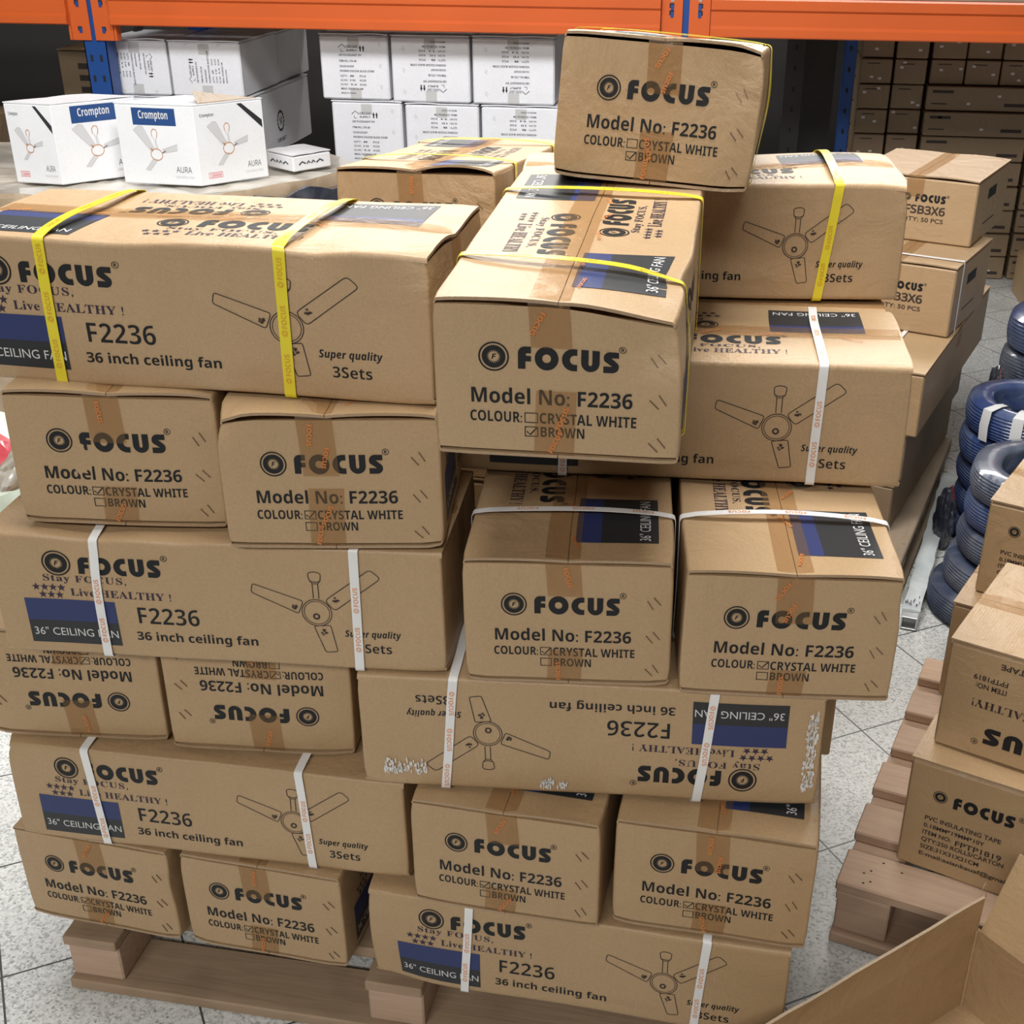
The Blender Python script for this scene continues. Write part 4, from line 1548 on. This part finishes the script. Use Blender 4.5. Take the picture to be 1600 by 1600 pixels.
yw = 3.40
white_carton(-1.012, -.735, .966, 1.214, yw, 'upright printed white carton under the beam, left of the upper row of three', 0, yaw=.0, seed=1)
white_carton(-.722, -.408, .962, 1.214, yw, 'upside-down printed white carton, middle of the upper row of three', 180, seed=2)
white_carton(-.396, -.070, .962, 1.216, yw, 'upside-down printed white carton, right of the upper row of three', 180, seed=3)
white_carton(-.980, -.690, .712, .964, yw, 'upright printed white carton, left of the lower row, beside the dark gap', 0, seed=4)
white_carton(-.676, -.376, .708, .960, yw, 'upside-down printed white carton, middle of the lower row of three', 180, seed=5)
white_carton(-.364, -.045, .708, .960, yw, 'upside-down printed white carton, right of the lower row of three', 180, seed=6)
white_carton(-1.925, -1.655, .962, 1.178, yw, 'white carton with sideways print beside the blue post', -90, yaw=.0, seed=7)
white_carton(-1.645, -1.345, .962, 1.176, yw, 'white carton with sideways print and grey side, second from the blue post', 90, dep=.44, seed=8)
white_carton(-1.90, -1.625, .742, .960, yw, 'white carton behind the printed fan boxes, lower row beside the blue post', 0, seed=9)
white_carton(-1.615, -1.335, .692, .960, yw, 'white carton whose shaded side bears a gear emblem', 0, dep=.80, right=gear_art(), seed=10)
o_ = white_carton(-1.645, -1.350, .962, 1.170, yw + .46, 'dull white carton in deep shade behind the sideways printed pair', 0, dep=.42, seed=11)
LW = 'white carton buried low in the rack behind the stack'
for x0, x1, z0, z1 in ((-.98, -.69, .145, .425), (-.98, -.69, .43, .71), (-.676, -.376, .145, .425), (-.676, -.376, .43, .706), (-.364, -.045, .145, .425), (-.364, -.045, .43, .706),
                       (-1.90, -1.625, .145, .44), (-1.90, -1.625, .445, .74), (-1.615, -1.335, .145, .415), (-1.615, -1.335, .42, .69)):
    o_ = plain_carton('white_carton', ((x0 + x1) / 2, yw + .25, z0), 0, (x1 - x0, .36 if x0 > -1.62 + .01 else .40, z1 - z0 - .003), 'white_board', tape=False, flaps=False)
    tag(o_, LW, 'carton', 'white cartons low in the rack')
pallet((-1.85, 3.40, 0), 0, .86, .92, 'wood_grey', 'wooden pallet in the rack under the left white cartons', nb=5, seed=8)
pallet((-.985, 3.40, 0), 0, .98, .60, 'wood_grey', 'wooden pallet in the rack under the rows of three white cartons', nb=4, seed=9)


# ------------------------------------------------------------------ printed fan boxes on the wrapped load
def fan_picture(a, k=1.0, dx=0, dy=0, w=.0022):
    def P(pts):
        return [(x * k + dx, y * k + dy) for x, y in pts]
    a.poly(P([(-.100, .072), (-.070, .086), (-.052, .084), (-.008, .008), (-.028, .002)]), 'blade_grey')
    a.poly(P([(.030, .006), (.105, .026), (.102, .004), (.034, -.006)]), 'blade_grey')
    a.poly(P([(-.018, -.026), (-.062, -.066), (-.040, -.068), (.002, -.030)]), 'blade_grey')
    a.line(P([(-.100, .072), (-.070, .086), (-.052, .084), (-.008, .008), (-.028, .002)]), w * .7, 'ink_pale', True, .0002)
    a.line(P([(.030, .006), (.105, .026), (.102, .004), (.034, -.006)]), w * .7, 'ink_pale', True, .0002)
    a.line(P([(-.018, -.026), (-.062, -.066), (-.040, -.068), (.002, -.030)]), w * .7, 'ink_pale', True, .0002)
    a.line(P([(-.012, .050), (-.014, .066), (-.004, .076), (.010, .074), (.014, .062), (.009, .046)]), w * 1.5, 'copper', False, .0002)
    a.line(P([(-.010, .050), (.000, .036), (.002, .008)]), w, 'ink_pale', False, .0002)
    a.line(P([(.009, .048), (.004, .036), (.010, .008)]), w, 'ink_pale', False, .0002)
    a.line(P([(.028 * math.cos(t * .2618), -.012 + .020 * math.sin(t * .2618)) for t in range(24)]), w * 1.5, 'copper', True, .0003)
    a.line(P([(.028, -.006), (.046, .002)]), w * 1.6, 'ink_grey', False, .0003)
    a.line(P([(-.026, .010), (-.016, .0)]), w * 2.4, 'copper', False, .0003)


def box_art_main(W, H, sub=True):
    a = Art()
    a.rect(-.085 * W / .30, .080 * W / .30, H * .235, H * .445, 'panel_blue')
    a.text('Crompton', -.060 * W / .30, .052 * W / .30, H * .315, .026, 'label_white', 'bold', z=.0004)
    fan_picture(a, .80 * W / .30, -.010, -.022)
    if sub:
        a.text('AURA', W * .20, W * .40, -H * .34, .020, 'ink_grey', 'sans')
        a.text('CEILING FAN', W * .18, W * .42, -H * .41, .007, 'ink_pale', 'sans')
    return a


def box_art_side(W, H, extra=True):
    a = Art()
    a.text('Crompton', -W * .42, -W * .22, H * .34, .011, 'ink_grey', 'bold')
    fan_picture(a, .84 * W / .30, -.018, -.008)
    a.text('AURA', W * .20, W * .40, -H * .34, .020, 'ink_grey', 'sans')
    a.text('CEILING FAN', W * .16, W * .42, -H * .41, .007, 'ink_pale', 'sans')
    a.poly([(W * .12, H * .46), (W * .19, H * .46), (W * .47, H * .14), (W * .47, H * .23)][:2] + [(W * .47, H * .23), (W * .47, H * .13)], 'label_black')
    a.frame(-W * .38, -W * .18, -H * .42, -H * .35, .002, 'ink_red')
    a.text('1200MM', -W * .36, -W * .20, -H * .405, .010, 'ink_red', 'bold')
    return a


GC = 'printed fan boxes on the wrapped load'


def fan_box(corner, yaw, W, L, H, af, al, label, seed, flap=False, squash=.5):
    v = rz(yaw) @ Vector((W / 2, L / 2, 0))
    o = plain_carton('ceiling_fan_box', (corner[0] + v.x, corner[1] + v.y, corner[2]), yaw, (W, L, H), 'white_gloss', art=af, art_left=al, tape=False, seam='y', edge='white_gloss', bev=.003, seed=seed, top_gap=.001)
    if flap:
        m = MB()
        m.sheet([[(-W * .4, -L * .48, H + .002), (W * .45, -L * .48, H + .002)], [(-W * .1, -L * .15, H + .034), (W * .42, -L * .1, H + .006)]],
                [[(-W * .4, -L * .48, H), (W * .45, -L * .48, H)], [(-W * .1, -L * .15, H + .032), (W * .42, -L * .1, H + .004)]], 'kraft_dark_shaded')
        m.build('open_flap', o, 0)
    # the open cartons stand racked out of square: a parallelogram footprint
    d = rz(-yaw) @ Vector((corner[0] - .65, corner[1] + 1.81, 0)).normalized()
    c0 = Vector((-W / 2, -L / 2, 0))
    for ch in o.children:
        for vx in ch.data.vertices:
            q = vx.co - c0
            k = q.x * d.x + q.y * d.y
            vx.co.x -= squash * k * d.x
            vx.co.y -= squash * k * d.y
    return tag(o, label, 'box', GC)


fan_box((-1.652, 2.405, .802), 1.13, .35, .25, .268, box_art_main(.35, .268, True), box_art_side(.25, .268), 'white printed fan box at the far left, partly hidden by its neighbour', 1)
fan_box((-1.172, 2.462, .802), 1.20, .34, .36, .268, box_art_side(.34, .268), box_art_main(.36, .268), 'white printed fan box with a dark open flap on top', 2, True)


def load():
    root = empty('wrapped_load', (-1.5, 2.7, 0))
    tag(root, 'film-wrapped pallet load carrying the white printed fan boxes', 'wrapped load')
    o0 = Vector((-1.5, 2.7, 0))
    foot = [(-2.55, 2.16), (-1.8, 2.24), (-1.07, 2.33), (-.88, 2.61), (-.68, 2.92), (-.95, 3.18), (-2.55, 3.18)]
    m = MB()
    rd = random.Random(9)
    ring = []
    pts = []
    for i in range(len(foot)):
        a, b = Vector(foot[i]), Vector(foot[(i + 1) % len(foot)])
        n = max(2, int((b - a).length / .06))
        for k in range(n):
            pts.append(a.lerp(b, k / n))
    ce = Vector((-1.6, 2.7))
    zs = [0, .2, .4, .55, .66, .74, .785, .80]
    N = len(pts)
    vs, fs = [], []
    for zi, z in enumerate(zs):
        for p in pts:
            d = (p - ce).normalized()
            j = rd.uniform(-.010, .010) if 0 < zi < 7 else 0
            q = p + d * (j - (.012 if zi == 7 else 0))
            vs.append((q.x - o0.x, q.y - o0.y, z + (rd.uniform(-.006, .004) if zi == 7 else 0)))
    fs = [(i * N + j, i * N + (j + 1) % N, (i + 1) * N + (j + 1) % N, (i + 1) * N + j) for i in range(len(zs) - 1) for j in range(N)]
    m.add(vs, fs, 'film_brown')
    last = [vs[(len(zs) - 1) * N + j] for j in range(N)]
    rows = [last]
    for s in (.94, .85, .72, .55, .35, .15):
        rows.append([((x - (ce.x - o0.x)) * s + (ce.x - o0.x), (y - (ce.y - o0.y)) * s + (ce.y - o0.y), .793 + rd.uniform(-.005, .005)) for x, y, z in last])
    vv = [p for r in rows for p in r]
    ff = [(i * N + j, i * N + (j + 1) % N, (i + 1) * N + (j + 1) % N, (i + 1) * N + j) for i in range(len(rows) - 1) for j in range(N)]
    ff.append(tuple((len(rows) - 1) * N + j for j in range(N)))
    m.add(vv, ff, 'film_milky')
    m.build('film_wrap', root, 30)
    m = MB()
    a, b = Vector((-1.0, 2.40)), Vector((-.70, 2.84))
    d, nn = (b - a).normalized(), Vector(((b - a).y, -(b - a).x)).normalized()
    o, i_ = [], []
    for k in range(13):
        p = a.lerp(b, k / 12)
        ro, ri = [], []
        for q in range(7):
            z = .772 - .06 * q - (.035 if k == 0 else 0) + .012 * math.sin(k * 1.3)
            bl = .022 + .012 * math.sin(q * 1.1 + k)
            ro.append((p.x + nn.x * bl - o0.x, p.y + nn.y * bl - o0.y, z))
            ri.append((p.x - nn.x * .004 - o0.x, p.y - nn.y * .004 - o0.y, z))
        o.append(ro)
        i_.append(ri)
    m.sheet(o, i_, 'film_dark')
    m.build('dark_bundle', root, 30)


load()


def flat_box_art(s):
    a = Art()
    for x0, x1 in ((-.06, -.03), (-.024, -.010), (-.004, .012), (.018, .05)):
        a.line([(x0, -.008), ((x0 + x1) / 2, .002), (x1, -.006)], .006, 'ink_grey')
    return a


o_ = plain_carton('flat_white_box', (-.95, 2.86, .803), .95, (.17, .16, .060), 'white_gloss', tape=False, seam='y', art=flat_box_art('BAJAJ'), art_left=flat_box_art('BAJAJ'), edge='white_gloss', seed=3)
tag(o_, 'low white box lying on the wrapped load, right of the printed fan boxes', 'box')

# ------------------------------------------------------------------ brown cartons in the dim left bay
GL = 'brown cartons in the dim left bay'
def lines_art(W, H):
    a = Art()
    rd = random.Random(3)
    for k in range(6):
        for q in range(2):
            x = -W * .25 + q * W * .3
            a.rect(x, x + W * .18, H * (.3 - .12 * k), H * (.36 - .12 * k), 'ink_line')
    return a


tag(plain_carton('brown_carton', (-2.10, 3.86, .70), 0, (.34, .36, .40), 'kraft_dark_shaded', art=lines_art(.34, .40), tape=False), 'brown carton with rows of print left of the blue post', 'carton', GL)
tag(plain_carton('brown_carton', (-2.10, 3.86, .40), 0, (.36, .36, .297), 'kraft_dark_shaded', tape=False, flaps=False), 'brown carton under the one with rows of print, left of the blue post', 'carton', GL)
tag(plain_carton('brown_carton', (-2.10, 3.86, .001), 0, (.36, .36, .397), 'kraft_dark_shaded', tape=False, flaps=False), 'brown carton on the floor of the dim left bay', 'carton', GL)
tag(plain_carton('brown_carton', (-2.72, 3.62, .001), 0, (.36, .36, .84), 'kraft_dark_shaded', tape=False, flaps=False), 'tall brown carton at the far left edge behind the printed fan boxes', 'carton', GL)


# ------------------------------------------------------------------ dim far rack with small brown cartons
def far_rack():
    root = empty('storage_rack', (1.1, 4.45, 0))
    tag(root, 'dim storage rack in the far right background with blue and black posts', 'rack')
    for x, mt, w in ((-.205, 'rack_black', .085), (.038, 'rack_blue', .052)):
        m = MB()
        m.box((x, .03, 1.1), (w, .06, 2.2), mt, bev=.002)
        z = .1
        while z < 2.1:
            m.box((x, -.0006, z), (.010, .002, .020), 'dark_gap')
            z += .09
        m.build('upright', root, 0)
    m = MB()
    m.box((1.0, .55, 1.36), (2.5, .95, .03), 'rack_black')
    m.build('shade_deck', root, 0)  # deck out of view, added to darken the far cartons beneath
    m = MB()
    m.box((-.085, .30, .60), (.16, .06, 1.2), 'rack_black')
    m.build('side_panel', root, 0)


far_rack()
GS = 'small brown cartons in the dim far rack'
ORD = ['first', 'second', 'third', 'fourth', 'fifth', 'sixth', 'seventh', 'eighth', 'ninth', 'tenth', 'eleventh']


def far_art(W, H, sd):
    a = Art()
    rd = random.Random(sd)
    for k in range(2):
        x, y = rd.uniform(-.44, .36) * W, rd.uniform(-.4, .35) * H
        a.rect(x, x + .016, y, y + .010, 'label_white')
    if W > .3:
        a.rect(-.45 * W, -.25 * W, .22 * H, .34 * H, 'ink_line')
        a.rect(.24 * W, .44 * W, -.3 * H, -.16 * H, 'ink_line')
        a.rect(-.45 * W, -.3 * W, -.25 * H, -.20 * H, 'ink_line')
    else:
        a.rect(-.3 * W, .1 * W, .30 * H, .34 * H, 'ink_line')
    return a


def far_box(x, y, z, W, H, label, sd, dep=.30):
    rd = random.Random(sd)
    m = MB()
    m.box((0, dep / 2, H / 2), (W, dep, H), 'kraft_dark_shaded', bev=.004)
    far_art(W, H, sd).put(m, Vector((0, 0, H / 2)), X, Z, -Y)
    o = m.build('brown_carton', None, 30, (x, y + rd.uniform(-.012, .012), z))
    tag(o, label, 'carton', GS)


HB, YF = .1135, 4.72
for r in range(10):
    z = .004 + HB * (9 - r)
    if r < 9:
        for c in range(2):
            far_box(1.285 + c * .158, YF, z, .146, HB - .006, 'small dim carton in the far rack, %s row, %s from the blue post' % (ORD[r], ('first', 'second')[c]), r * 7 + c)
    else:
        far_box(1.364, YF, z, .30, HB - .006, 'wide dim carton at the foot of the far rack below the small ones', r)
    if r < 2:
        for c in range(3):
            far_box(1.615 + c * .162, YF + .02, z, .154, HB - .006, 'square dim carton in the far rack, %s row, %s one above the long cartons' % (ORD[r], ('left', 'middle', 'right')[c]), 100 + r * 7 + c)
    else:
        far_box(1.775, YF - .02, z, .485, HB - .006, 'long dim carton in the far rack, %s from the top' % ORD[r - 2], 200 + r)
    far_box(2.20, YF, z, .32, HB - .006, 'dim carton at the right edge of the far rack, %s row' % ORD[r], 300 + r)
tag(plain_carton('brown_carton', (2.20, 4.36, .001), 0, (.34, .30, .20), 'kraft_1', tape=False), 'brown carton on the aisle floor at the right edge before the far rack', 'carton')
